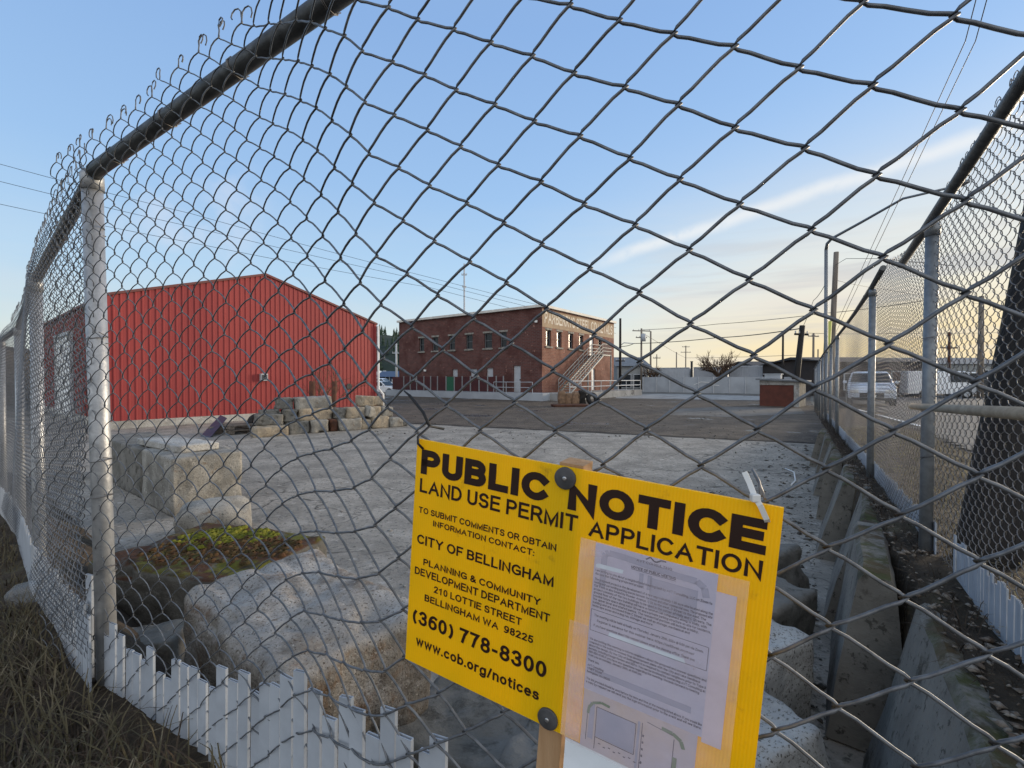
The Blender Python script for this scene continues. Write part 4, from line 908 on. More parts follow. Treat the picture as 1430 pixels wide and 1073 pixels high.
# ------------------------------------------------------------------ the red barn
BA, BB = Vector((-13.66, 15.5)), Vector((-7.09, 23.76)); BD = (BB - BA).normalized(); BL = (BB - BA).length; BS = Vector((-BD.y, BD.x)); EAVE, PEAK, SPK = 4.53, 6.1, .487
BARN = thing('barn', 'red corrugated metal barn with a gabled front behind the stacked blocks', 'barn', (*((BA + BB) / 2), 0))
def bz(s): return EAVE + (PEAK - EAVE) * (s / (SPK * BL) if s < SPK * BL else (BL - s) / ((1 - SPK) * BL))
def ribbed(mb, A, d, L, n, topf, z0, pitch, depth):
    s = 0; pr = []
    while s < L:
        for ds, o in ((0, 0), (.62, 0), (.68, 1), (.88, 1), (.94, 0)): 
            if s + ds * pitch < L: pr.append((s + ds * pitch, o * depth))
        s += pitch
    pr.append((L, 0))
    for (s0, o0), (s1, o1) in zip(pr, pr[1:]):
        if s1 - s0 < 1e-5: continue
        a, b = A + d * s0 + n * o0, A + d * s1 + n * o1
        mb.quad((a.x, a.y, z0), (b.x, b.y, z0), (b.x, b.y, topf(s1)), (a.x, a.y, topf(s0)))
        mb.quad
FN = Vector((BD.y, -BD.x))
mb = MB(); ribbed(mb, BA, BD, BL, FN, bz, .26, .20, .020); mb.build('wall', M_BARN, BARN)
mb = MB(); ribbed(mb, BA, BS, 16, -BD, lambda s: EAVE, .26, .22, .022); mb.build('wall', M_BARNS, BARN)
mb = MB(); P4 = [BB, BB + BS * 16, BA + BS * 16]
for a, b in zip(P4, P4[1:]): mb.quad((a.x, a.y, 0), (b.x, b.y, 0), (b.x, b.y, EAVE), (a.x, a.y, EAVE))
pk = BA + BD * (SPK * BL); a, b = BB + BS * 16, BA + BS * 16; c = pk + BS * 16; mb.quad((a.x, a.y, EAVE), (b.x, b.y, EAVE), (c.x, c.y, PEAK)); mb.build('wall', M_BARNS, BARN)
mb = MB()
for P, Q, zp, zq in ((BA - BD * .12, pk, EAVE - .03, PEAK), (pk, BB + BD * .12, PEAK, EAVE - .03)):
    P = P + FN * .06; Q = Q + FN * .06; e = BS * 16.2
    mb.prism([(P.x, P.y, zp), (Q.x, Q.y, zq), (Q.x, Q.y, zq + .09), (P.x, P.y, zp + .09)], (e.x, e.y, 0))
mb.build('roof', mat('dull_red_roof', (.16, .05, .045), (.12, .05, .045), 1, .6), BARN)
mb = MB()
for A_, d, L, n in ((BA, BD, BL, FN), (BA, BS, 16, -BD)):
    a, b = A_ + n * .05, A_ + d * L + n * .05; e = n * -.2; mb.prism([(a.x, a.y, -.05), (b.x, b.y, -.05), (b.x, b.y, .27), (a.x, a.y, .27)], (e.x, e.y, 0))
mb.build('foundation', M_BLOCKW, BARN)
M_FLASH = mat('pale_flashing', (.42, .30, .27), None, rough=.5)
for q in (BA, BB):
    mb = MB(); mb.prism([(*(q + BD * .06 + FN * .045), .26), (*(q - BD * .06 + FN * .045), .26), (*(q - BD * .06 - FN * .05), .26), (*(q + BD * .06 - FN * .05), .26)], (0, 0, EAVE - .28)); mb.build('corner_trim', M_BARN, BARN)
es(MB().tube([(*(BB + BD * .12 + FN * .1), EAVE - .1), (*(BB + BD * .12 + FN * .1), 1.2), (*(BB + BD * .3 + FN * .25), .9), (*(BB + BD * .3 + FN * .25), .05)], .06, 10).build('downspout', M_WHITE, BARN, True))
def barn_pt(px, py):
    k = (px - CX) / F; s = (k * BA.y - BA.x) / (BD.x - k * BD.y); p = BA + BD * s; return Vector((p.x, p.y, at(px, py, p.y).z))
RB = Matrix.Rotation(math.atan2(BD.y, BD.x), 3, 'Z')
c = barn_pt(367, 527) + Vector((*FN, 0)) * .1; o = MB().box(c, (.28, .16, .30), RB).build('meter_box', M_GREYP, BARN, bevel=.01)
MB().box(c + Vector((*FN, 0)) * .085, (.2, .02, .2), RB).build('lid', M_DARK, o)
c = barn_pt(487, 540); nf3 = Vector((*FN, 0)); es(MB().tube([c + nf3 * .0, c + nf3 * .06], .15, 20).build('vent_hole', M_DARK, BARN))
# roll up door in the side
mb = MB(); n2 = -BD
for k in range(12):
    z0, z1 = .1 + k * .29, .1 + (k + 1) * .29; a, b = BA + BS * 6.2 + n2 * .06, BA + BS * 10.0 + n2 * .06; a2, b2 = a + n2 * .03, b + n2 * .03
    mb.quad((a.x, a.y, z0), (b.x, b.y, z0), (b2.x, b2.y, (z0 + z1) / 2), (a2.x, a2.y, (z0 + z1) / 2)); mb.quad((a2.x, a2.y, (z0 + z1) / 2), (b2.x, b2.y, (z0 + z1) / 2), (b.x, b.y, z1), (a.x, a.y, z1))
dr = mb.build('door', M_WHITE, BARN)
mb = MB()
for s in (6.12, 10.08): mb.box((*(BA + BS * s + n2 * .08), 1.8), (.1, .16, 3.6), RB)
mb.box((*(BA + BS * 8.1 + n2 * .08), 3.66), (.16, 4.1, .14), RB); mb.build('door_frame', M_GREYP, BARN)
c = Vector((*(BA + BS * 15 + n2 * .3), 5.1)); o = MB().tube([c - Vector((0, 0, .6)), c], .03, 8).build('floodlight', M_DARK, BARN); MB().box(c + Vector((0, 0, .1)), (.3, .18, .22), RB).build('lamp_head', M_DARK, o)

# things in front of the barn
for px, dx, lab in ((436, 0, 'thick rusty steel bollard behind the pale topmost block'), (465, .02, 'slimmer leaning rusty bollard by the bare shrub at the barn')):
    p = at(px, 560, 17.2); o = thing('bollard', lab, 'bollard', (p.x, p.y, 0), 'rusty bollards before the barn'); r = .11 if dx == 0 else .085
    es(MB().tube([(p.x, p.y, -.1), (p.x + dx * 3, p.y, 1.62)], r, 14).build('pipe', M_RUST, o, True)); es(MB().tube([(p.x + dx * 3, p.y, 1.60), (p.x + dx * 3, p.y, 1.625)], r * .8, 14).build('hollow', M_DARK, o))
def branch(B, p, d, L, r, lev, rng, maxlev, up=.15, sides=4):
    q = [p]; 
    for k in range(4):
        d = (d + Vector((rng.gauss(0, .16), rng.gauss(0, .16), rng.gauss(0, .1) + up * .3))).normalized(); q.append(q[-1] + d * (L / 4))
    B.tube([tuple(x) for x in q], np.linspace(r, r * .55, 5), sides)
    if lev >= maxlev: return
    for k in range(rng.choice((3, 3, 4)) if lev else 5):
        t = rng.uniform(.35, 1.0); i = min(3, int(t * 4)); b = q[i].lerp(q[i + 1], t * 4 - i); a = rng.uniform(0, 6.28); o = d.orthogonal().normalized(); o = Matrix.Rotation(a, 3, d) @ o
        branch(B, b, (d + o * rng.uniform(.5, 1.1) + Vector((0, 0, up))).normalized(), L * rng.uniform(.55, .75), r * .55, lev + 1, rng, maxlev, up, 3)
M_TWIG = mat('bare_twig', (.12, .075, .045), (.08, .055, .04), 5, .9)
p = at(448, 560, 17.9); rng = random.Random(4); SH = thing('bare_shrub', 'leafless brown shrub growing against the barn between the bollards', 'shrub', (p.x, p.y, 0)); B = Bulk()
for k in range(7): branch(B, Vector((p.x + rng.uniform(-.2, .3), p.y, 0)), Vector((rng.uniform(-.3, .45), rng.uniform(-.15, .15), 1)), 1.5, .02, 1, rng, 3)
B.build('branches', M_TWIG, SH)
c = gnd(300, 607); o = thing('metal_sheet', 'dark blue sheet leaning on timber at the foot of the barn', 'metal sheet', (c.x, c.y, 0))
M_NAVY = mat('dark_blue_sheet', (.03, .045, .075), (.05, .06, .09), 4, .45)
a = barn_pt(284, 600); pts = [gnd(279, 610), gnd(293, 612), gnd(308, 605) + Vector((0, .3, .42)), gnd(296, 602) + Vector((0, .4, .46))]
MB().prism(pts, (0, .02, .03)).build('sheet', M_NAVY, o); MB().box(gnd(300, 608) + Vector((0, .5, .12)), (.9, .12, .22), RB).build('timber', M_WOODG, o)
c = gnd(327, 607) + Vector((0, .5, 0)); PAL = thing('pallet', 'two weathered grey pallets stacked flat at the foot of the barn', 'pallet', tuple(c))
for k in range(2):
    z = k * .15; mb = MB()
    for j in range(5): mb.box(c + RB @ Vector((0, -.45 + j * .22, z + .125)), (1.15, .12, .022), RB)
    mb.build('deck', M_WOODG, PAL); mb = MB()
    for j in (-1, 0, 1): mb.box(c + RB @ Vector((j * .5, 0, z + .065)), (.08, 1.0, .09), RB)
    mb.build('bearers', M_WOODG, PAL)
def torus(mb, c, R, r, ax, n=24, k=10):
    ax = Vector(ax).normalized(); u = ax.orthogonal().normalized(); v = ax.cross(u); i = len(mb.v)
    for a in range(n):
        ca, sa = math.cos(2 * math.pi * a / n), math.sin(2 * math.pi * a / n)
        for b in range(k):
            cb, sb = math.cos(2 * math.pi * b / k), math.sin(2 * math.pi * b / k); mb.v.append(tuple(Vector(c) + (u * ca + v * sa) * (R + r * cb) + ax * r * 1.3 * sb))
    for a in range(n):
        for b in range(k): mb.f.append((i + a * k + b, i + ((a + 1) % n) * k + b, i + ((a + 1) % n) * k + (b + 1) % k, i + a * k + (b + 1) % k))
    return mb
c = gnd(351, 605) + Vector((0, .35, .30)); tag(torus(MB(), c, .22, .09, (.5, -.8, .35)).build('tyre', M_TYRE, None, True), 'worn black tyre leaning against the left end of the block stack', 'tyre')

# ------------------------------------------------------------------ the brick building
BC = Vector((2.36, 36.0)); DL = Vector((-1.347, 1)).normalized(); DR = Vector((.742, 1)).normalized(); LL, LR, RZ = 17.1, 13.5, 7.3
NL_, NR_ = Vector((-DL.y, DL.x)), Vector((DR.y, -DR.x))
if NL_.y > 0: NL_ = -NL_
def brick(name, c1, c2, mortar):
    def f(col, h):
        N, L = h['N'], h['L']; b = N.new('ShaderNodeTexBrick'); L.new(h['tc'].outputs['UV'], b.inputs['Vector']); b.inputs['Scale'].default_value = 1; b.inputs['Brick Width'].default_value = .36; b.inputs['Row Height'].default_value = .12; b.inputs['Mortar Size'].default_value = .012
        b.inputs['Color1'].default_value = (*c1, 1); b.inputs['Color2'].default_value = (*c2, 1); b.inputs['Mortar'].default_value = (*mortar, 1); b.inputs['Bias'].default_value = -.1
        c = h['mix'](h['ramp'](h['noise'](.9, 6), .42, .7), b.outputs['Color'], tuple(x * .55 for x in c1)); return h['mix'](h['ramp'](h['noise'](3.5, 6), .64, .72), c, (.36, .2, .15))
    return mat(name, c1, None, rough=.9, extra=f)
M_FRAME = mat('dark_grey_frame', (.12, .125, .13), (.09, .09, .095), 4, .6)
M_BRICK = brick('red_brick_shaded', (.125, .047, .038), (.08, .031, .027), (.12, .095, .085))  # facade away from the sun: its shade is put into the brick colour
M_BRICK2 = brick('red_brick_sunlit', (.22, .088, .058), (.15, .056, .04), (.2, .155, .125))  # same brick, warm low sunlight put into the colour
BRK = thing('brick_building', 'two storey red brick building with a painted sign band and an outside steel stair', 'building', (BC.x, BC.y, 0))
def bw(A, d, px, py=None):
    k = (px - CX) / F; t = (k * A.y - A.x) / (d.x - k * d.y); Y = A.y + d.y * t; return (t, None if py is None else at(px, py, Y).z)
def wall(A, d, n, L, H, ops, m, z0=0.0, dep=.22):
    ss = sorted({0, L, *[o[0] for o in ops], *[o[1] for o in ops]}); zs = sorted({z0, H, *[o[2] for o in ops], *[o[3] for o in ops]}); mb = MB()
    P = lambda s, z, q=0.0: (A.x + d.x * s - n.x * q, A.y + d.y * s - n.y * q, z)
    for s0, s1 in zip(ss, ss[1:]):
        for a, b in zip(zs, zs[1:]):
            if any(o[0] - 1e-6 <= s0 and s1 <= o[1] + 1e-6 and o[2] - 1e-6 <= a and b <= o[3] + 1e-6 for o in ops): continue
            mb.quad(P(s0, a), P(s1, a), P(s1, b), P(s0, b), uv=[(s0, a), (s1, a), (s1, b), (s0, b)])
    for s0, s1, a, b in ops:
        for q in (((s0, a), (s1, a)), ((s1, a), (s1, b)), ((s1, b), (s0, b)), ((s0, b), (s0, a))):
            (x0, y0), (x1, y1) = q; mb.quad(P(x0, y0), P(x1, y1), P(x1, y1, dep), P(x0, y0, dep), uv=[(x0, y0), (x1, y1), (x1 + .2, y1), (x0 + .2, y0)])
    mb.build('wall', m, BRK)
def window(A, d, n, o, broken=False, dep=.16, sill=True):
    s0, s1, a, b = o; P = lambda s, z, q: Vector((A.x + d.x * s - n.x * q, A.y + d.y * s - n.y * q, z)); mb = MB(); w = .07
    R = Matrix((( d.x, -n.x, 0), (d.y, -n.y, 0), (0, 0, 1)))
    for c, dim in (((s0 + w / 2, (a + b) / 2), (w, .08, b - a)), ((s1 - w / 2, (a + b) / 2), (w, .08, b - a)), (((s0 + s1) / 2, a + w / 2), (s1 - s0 - 2 * w, .08, w)), (((s0 + s1) / 2, b - w / 2), (s1 - s0 - 2 * w, .08, w)), (((s0 + s1) / 2, (a + b) / 2), (s1 - s0 - 2 * w, .06, .05))):
        mb.box(P(c[0], c[1], dep), dim, R)
    f = mb.build('window', M_FRAME, BRK)
    MB().quad(P(s0, a, dep + .03), P(s1, a, dep + .03), P(s1, b, dep + .03), P(s0, b, dep + .03)).build('pane', M_GLASS, f)
    mb = MB().box(P((s0 + s1) / 2, a - .07, -.03), (s1 - s0 + .24, .14, .13), R); mb.box(P((s0 + s1) / 2, b + .08, .0), (s1 - s0 + .24, .05, .15), R); mb.build('sill', M_BLOCK, f)
ops = []
for x0, x1, y0, y1 in ((585.5, 592.5, 474.5, 488.5), (604, 612, 472, 487.5), (627, 635.5, 470, 486), (650.5, 660, 468.5, 484.5), (676, 687, 466, 483.5), (698.5, 707.5, 464.5, 482)):
    t0, t1 = bw(BC, DL, x1)[0], bw(BC, DL, x0)[0]; ops.append((t0, t1, 4.30, 5.58))
dl = []
for x0, x1, zt, z0 in ((631.5, 639, 2.55, .6), (657, 666, 2.55, .6), (679.5, 688.5, 2.6, .6), (716.8, 727, 2.75, .6)):
    dl.append((bw(BC, DL, x1)[0], bw(BC, DL, x0)[0], z0, zt))
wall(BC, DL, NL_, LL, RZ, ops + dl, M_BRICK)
for o in ops: window(BC, DL, NL_, o)
def door(A, d, n, o, m, dep=.15):
    s0, s1, a, b = o; P = lambda s, z, q: Vector((A.x + d.x * s - n.x * q, A.y + d.y * s - n.y * q, z)); R = Matrix(((d.x, -n.x, 0), (d.y, -n.y, 0), (0, 0, 1)))
    x = MB().box(P((s0 + s1) / 2, (a + b) / 2, dep), (s1 - s0, .06, b - a), R).build('door', m, BRK); MB().box(P(s0 + .12, a + 1.0, dep - .06), (.05, .06, .12), R).build('handle', M_DARK, x)
for o in dl: door(BC, DL, NL_, o, M_GREYP)
opr = []
for px in (766, 781, 797.3, 811.8, 838): t = bw(BC, DR, px)[0]; opr.append((t - .38, t + .38, 4.28, 5.58))
td = bw(BC, DR, 826.3)[0]; tl = bw(BC, DR, 828.8)[0]
drs = [(td - .45, td + .45, 3.85, 6.0), (tl - .4, tl + .4, .6, 2.6)]
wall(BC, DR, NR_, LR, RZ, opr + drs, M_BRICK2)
for o in opr: window(BC, DR, NR_, o)
for o in drs: door(BC, DR, NR_, o, M_WHITE)
mb = MB(); PL, PR, PF = BC + DL * LL, BC + DR * LR, BC + DL * LL + DR * LR
for a, b in ((PL, PF), (PF, PR)): mb.quad((a.x, a.y, 0), (b.x, b.y, 0), (b.x, b.y, RZ), (a.x, a.y, RZ), uv=[(0, 0), (14, 0), (14, 7), (0, 7)])
mb.build('wall', M_BRICK, BRK)
MB().quad((BC.x, BC.y, RZ - .1), (PR.x, PR.y, RZ - .1), (PF.x, PF.y, RZ - .1), (PL.x, PL.y, RZ - .1)).build('roof', M_ROOF, BRK)
M_COP = mat('pale_coping', (.60, .58, .52), (.48, .46, .42), 2, .7)
for A_, d, L, n in ((BC, DL, LL, NL_), (BC, DR, LR, NR_)):
    a = A_ + d * L / 2; R = Matrix(((d.x, -n.x, 0), (d.y, -n.y, 0), (0, 0, 1))); MB().box((a.x + n.x * .05, a.y + n.y * .05, RZ + .09), (L + .1, .42, .20), R).build('coping', M_COP, BRK)
# painted band and its lettering
M_BAND = mat('faded_painted_band', (.34, .26, .17), (.26, .18, .12), 1.4, .85, c3=(.24, .12, .08), s3=5, f3=(.58, .7))
M_FADE = mat('faded_white_letters', (.64, .60, .52), (.48, .42, .34), 3, .85)
def rw(s, z, q): return Vector((BC.x + DR.x * s + NR_.x * q, BC.y + DR.y * s + NR_.y * q, z))
mb = MB(); mb.quad(rw(.02, 5.78, .004), rw(LR - .02, 5.78, .004), rw(LR - .02, 7.16, .004), rw(.02, 7.16, .004)); BAND = mb.build('painted_sign', M_BAND, BRK)
mb = MB(); write(mb, "PARBERRYS STEEL CO METALS", .35, LR - .4, 7.02, 6.1, lambda u, v, n: rw(u, v, .008 + n), .17); mb.build('lettering', M_FADE, BAND)
for s, z, A_, d, n in ((.5, 6.2, BC, DL, NL_), (13.2, 2.45, BC, DL, NL_)):
    p = A_ + d * s + n * .12; MB().box((p.x, p.y, z), (.22, .22, .18)).build('floodlight', M_WHITE, BRK, bevel=.02)
# outside stair: two flights, landing, railings
ST = thing('stair', '', 'stair'); bpy.data.objects.remove(ST)
M_STEEL = mat('dull_steel', (.26, .265, .26), (.2, .205, .2), 5, .6, metal=.2)
s_top, s_bot, q0 = td + .1, bw(BC, DR, 778)[0] - .2, .25
stair = MB(); rails = MB(); zb, zt = .6, 3.85; nst = 18; wdt = 1.1
for k in range(nst + 1):
    f = k / nst; s = s_bot + (s_top - .6 - s_bot) * f; z = zb + (zt - zb) * f
    stair.box(rw(s, z, q0 + wdt / 2), ((s_top - .6 - s_bot) / nst * 1.05, wdt, .05), Matrix(((DR.x, NR_.x, 0), (DR.y, NR_.y, 0), (0, 0, 1))))
for q in (q0, q0 + wdt):
    stair.tube([rw(s_bot, zb - .1, q), rw(s_top - .6, zt - .1, q)], .09, 6)
    for hh in (.35, .65, 1.0): rails.tube([rw(s_bot, zb + hh, q), rw(s_top - .6, zt + hh, q), rw(s_top + 1.2, zt + hh, q)], .035, 6)
    for k in range(8): f = k / 7; s = s_bot + (s_top - .6 - s_bot) * f; z = zb + (zt - zb) * f; rails.tube([rw(s, z, q), rw(s, z + 1.0, q)], .03, 6)
stair.box(rw(s_top + .3, zt, q0 + wdt / 2), (1.8, wdt, .12), Matrix(((DR.x, NR_.x, 0), (DR.y, NR_.y, 0), (0, 0, 1))))
for s in (s_top + 1.15,): stair.tube([rw(s, .5, q0 + wdt), rw(s, zt, q0 + wdt)], .07, 8)
stair.tube([rw((s_bot + s_top) / 2 - .2, .5, q0 + wdt), rw((s_bot + s_top) / 2 - .2, 2.1, q0 + wdt)], .07, 8)
for s in np.linspace(s_top - .5, s_top + 1.2, 8): rails.tube([rw(s, zt, q0 + wdt), rw(s, zt + 1, q0 + wdt)], .025, 5)
SO = stair.build('stair', M_STEEL, BRK); rails.build('railing', M_STEEL, SO)
# loading dock
DOCK = thing('loading_dock', 'long low whitewashed concrete dock along the foot of the brick building', 'loading dock', (BC.x, BC.y - 2, 0))
a0, a1 = BC + NL_ * 1.3 - DL * .9, BC + NL_ * 1.3 + DL * (LL + .5)
d0 = BC + NR_ * 2.4 - DR * .6; d1 = BC + NR_ * 2.4 + DR * (LR + 1.5)
q = MB(); q.prism([(*a1, -.05), (*a0, -.05), (*(BC + NL_ * .01 - DL * .9), -.05), (*(BC + DL * (LL + .5)), -.05)], (0, 0, .63)); q.build('platform', M_PANEL, DOCK)
q = MB(); q.prism([(*d0, -.05), (*d1, -.05), (*(BC + DR * (LR + 1.5)), -.05), (*(BC + NL_ * .02 - DL * .02), -.05)], (0, 0, .62)); q.build('platform', M_APRON, DOCK)
q = MB(); n3 = NR_ * 2.3
for zz in (1.05, 1.5): q.tube([(*(BC + n3 + DR * .3), zz), (*(BC + n3 + DR * (LR + 1.3)), zz), (*(BC + DR * (LR + 1.3) + NR_ * .2), zz)], .035, 6)
for k in range(9): p = BC + n3 + DR * (.3 + k * (LR + 1.0) / 8); q.tube([(p.x, p.y, .55), (p.x, p.y, 1.5)], .03, 6)
p0, p1 = BC + NL_ * 1.2 + DL * .1, BC + NL_ * 1.2 + DL * 3.9
for zz in (1.0, 1.42): q.tube([(*p0, zz), (*p1, zz)], .025, 6)
for k in range(4): p = p0.lerp(p1, k / 3); q.tube([(p.x, p.y, .55), (p.x, p.y, 1.42)], .025, 6)
q.build('railing', M_GREYP, DOCK)
PF_ = thing('panel_fence', 'dark red panel fence with pale posts and one green panel on the dock', 'fence', (*(BC + NL_ * 1.15 + DL * 10), .58))
xs = [703, 693, 681, 669, 657, 645.5, 634.5, 623, 611, 601.5, 592, 582, 573, 564, 548]
M_DRED = mat('dark_red_panel', (.075, .022, .022), (.05, .018, .02), 2, .8); M_GRN = mat('green_panel', (.02, .10, .055), None, rough=.7)
FA = BC + NL_ * 1.15
for i, (x0, x1) in enumerate(zip(xs, xs[1:])):
    t0, t1 = bw(FA, DL, x0)[0], bw(FA, DL, x1)[0]; a, b = FA + DL * t0, FA + DL * t1; e = NL_ * -.05
    MB().prism([(a.x, a.y, .62), (b.x, b.y, .62), (b.x, b.y, 1.85), (a.x, a.y, 1.85)], (e.x, e.y, 0)).build('panel', M_GRN if i == 6 else M_DRED, PF_)
    MB().box((a.x, a.y, 1.24), (.10, .10, 1.36)).build('post', M_GALVR, PF_)
# antenna mast on the roof
def pole(name, label, cat, p, h, r, m, group=None, lean=(0, 0), arms=(), n=10, z0=0.0, r2=None):
    o = thing(name, label, cat, (p.x, p.y, z0), group); tp = Vector((p.x + lean[0], p.y + lean[1], h))
    es(MB().tube([(p.x, p.y, z0 - .3), tp], [r, r2 or r * .75], n).build('pole', m, o, True))
    for z, hw, ang in arms:
        c = Vector((p.x, p.y, z0)).lerp(tp, (z - z0) / (h - z0)); d = Vector((math.cos(ang), math.sin(ang), 0)); MB().box(c, (hw * 2, .1, .12), Matrix.Rotation(ang, 3, 'Z')).build('crossarm', m, o)
        for k in (-.9, -.3, .3, .9): MB().tube([c + d * hw * k + Vector((0, 0, .06)), c + d * hw * k + Vector((0, 0, .22))], .04, 6).build('insulator', M_GREYP, o)
    return o
p = at(648.5, 440, 60); pole('antenna_mast', 'thin tall mast rising behind the roof of the brick building', 'mast', p, at(648.5, 369, 60).z, .13, M_GREYP, arms=((15.2, .35, 0), (13.6, .3, .8)))
# wood and rubble heap in the yard
HP = gnd(800, 567); M_LOG = mat('split_log', (.24, .15, .09), (.13, .085, .055), 5, .9, .6, 20)
for i, (dx, dy, r, h, m, lab) in enumerate(((-.72, 0, .24, .95, M_LOG, 'squat log section standing at the left of the rubble heap'), (-.28, .05, .23, .82, M_LOG, 'light brown log section standing second in the heap'), (.12, 0, .26, .88, M_LOG, 'log section standing third in the heap beside the black tyre'))):
    o = link('log_section', block_mesh('log_section', (r * 2, r * 2, h), m, 80 + i, .03, .4, 8), m); o.location = (HP.x + dx, HP.y + dy, 0); o.rotation_euler = (.05 * i, .04, i); tag(o, lab, 'log', 'log sections standing in the yard heap')
block('timber_chunk', 'dark burnt timber chunk leaning in the rubble heap', (HP.x + .5, HP.y + .2, 0), (.5, .4, .95), .3, M_WOODP, 85, cat='timber', rough=.05, tilt=(.1, .12))
block('rubble_slab', 'flat brown rubble slab lying in front of the log sections', (HP.x - .3, HP.y - .9, 0), (2.2, .9, .16), .15, M_RUST, 86, cat='rubble', rough=.05, rnd=.3)
tag(torus(MB(), (HP.x + 1.25, HP.y + .2, .42), .30, .13, (.5, -1, .3)).build('tyre', M_TYRE, None, True), 'big black tyre standing at the right of the log sections', 'tyre')

# ------------------------------------------------------------------ the far side of the yard
def panel_wall(name, label, cat, a, b, h, npan, m, z0=0.0, posts=True):
    a, b = Vector(a), Vector(b); d = (b - a).normalized(); n = Vector((-d.y, d.x)); o = thing(name, label, cat, (*((a + b) / 2), z0)); L = (b - a).length
    for k in range(npan):
        p, q = a + d * (L * k / npan + .04), a + d * (L * (k + 1) / npan - .04); e = n * .06; MB().prism([(*p, z0), (*q, z0), (*q, z0 + h), (*p, z0 + h)], (e.x, e.y, 0)).build('panel', m, o)
    for k in range(npan + 1): p = a + d * (L * k / npan); MB().box((p.x - n.x * .03, p.y - n.y * .03, z0 + h / 2), (.10, .10, h + .1)).build('post', M_GREYP, o)
    return o
WA, WB = at(898, 547, 58), at(1142, 551, 47)
PW = panel_wall('panel_fence', 'long whitewashed panel fence along the far edge of the yard', 'fence', WA.xy, WB.xy, 1.85, 11, M_PANEL)
wd = (WB.xy - WA.xy).normalized(); wn = Vector((wd.y, -wd.x)); mb = MB()          # sprayed outlines on two panels
for s0, pts in ((6.2, [(0, .9), (.8, 1.25), (1.6, 1.2), (2.1, .9), (2.8, .85)]), (13.5, [(0, .8), (.2, 1.25), (1.4, 1.3), (2.2, .9), (3.0, .8), (3.1, .4)]), (16.0, [(0, .4), (.3, .8), (.9, .85), (1.1, .45)])):
    for (x0, z0), (x1, z1) in zip(pts, pts[1:]):
        p, q = WA.xy + wd * (s0 + x0) + wn * .05, WA.xy + wd * (s0 + x1) + wn * .05; mb.quad((*p, z0), (*q, z1), (*q, z1 + .07), (*p, z0 + .07))
mb.build('graffiti', M_WHITE, PW)
def boxbody(name, label, cat, px0, px1, ptop, Y0, Y1, m, z0=.0, parts=(), depth=3.0, roof=None):
    a, b = at(px0, HOR, Y0), at(px1, HOR, Y1); h = at(px0, ptop, Y0).z; d = (b.xy - a.xy).normalized(); n = Vector((-d.y, d.x)); e = n * depth; o = thing(name, label, cat, (*((a.xy + b.xy) / 2), 0))
    MB().prism([(*a.xy, z0), (*b.xy, z0), (*b.xy, h), (*a.xy, h)], (e.x, e.y, 0)).build('wall' if roof else 'body', m, o)
    if roof: a2, b2 = a.xy - d * .3 - n * .3, b.xy + d * .3 - n * .3; e2 = n * (depth + .6); MB().prism([(*a2, h), (*b2, h), (*b2, h + roof[0]), (*a2, h + roof[0])], (e2.x, e2.y, 0)).build('roof', roof[1], o)
    return o, a.xy, b.xy, d, n, h
def trailer(label, px0, px1, ptop, Y0, Y1):
    o, a, b, d, n, h = boxbody('box_trailer', label, 'trailer', px0, px1, ptop, Y0, Y1, M_TRAIL, 1.05, depth=2.5); o['group'] = 'white box trailers behind the far fence'; L = (b - a).length; R = Matrix.Rotation(math.atan2(d.y, d.x), 3, 'Z')
    for s in (.12, .2, .8, .88):
        p = a + d * L * s + n * .3; es(MB().tube([(p.x, p.y, .5), (p.x + n.x * .3, p.y + n.y * .3, .5)], .5, 16).build('wheel', M_TYRE, o))
    mb = MB()
    for s in np.linspace(.02, .98, 13): p = a + d * L * s - n * .02; mb.box((p.x, p.y, (h + 1.05) / 2), (.06, .04, h - 1.1), R)
    for z in (1.1, h - .05): p = a + d * L / 2 - n * .025; mb.box((p.x, p.y, z), (L, .05, .12), R)
    mb.build('side_rail', M_GREYP, o)
    return o
trailer('long white box trailer left of the dark gap behind the far fence', 906, 963, 514, 66, 63); trailer('white box trailer behind the bare tree and the far fence', 968.5, 1016, 513, 62, 60)
o, a, b, d, n, h = boxbody('shipping_container', 'tall pale container wall at the right end of the far fence', 'container', 1019, 1140, 511.5, 58, 50, M_TRAIL, 0, depth=2.5)
R = Matrix.Rotation(math.atan2(d.y, d.x), 3, 'Z'); mb = MB(); L = (b - a).length
for k in range(46): p = a + d * L * (k + .5) / 46 - n * .02; mb.box((p.x, p.y, h / 2), (L / 92, .05, h - .25), R)
mb.build('corrugation', M_TRAIL, o); mb = MB()
for z in (.1, h - .08): p = a + d * L / 2 - n * .03; mb.box((p.x, p.y, z), (L, .08, .14), R)
mb.build('frame_rail', M_GREYP, o)
p = at(965.8, 500, 61); MB_ = MB().box((p.x, p.y, 1.95), (.22, .2, 3.9)); o = thing('gate_post', 'dark square post standing in the gap between two white trailers', 'post', (p.x, p.y, 0)); MB_.build('shaft', M_DARK, o); MB().box((p.x, p.y, 3.93), (.3, .28, .08)).build('cap', M_DARK, o)
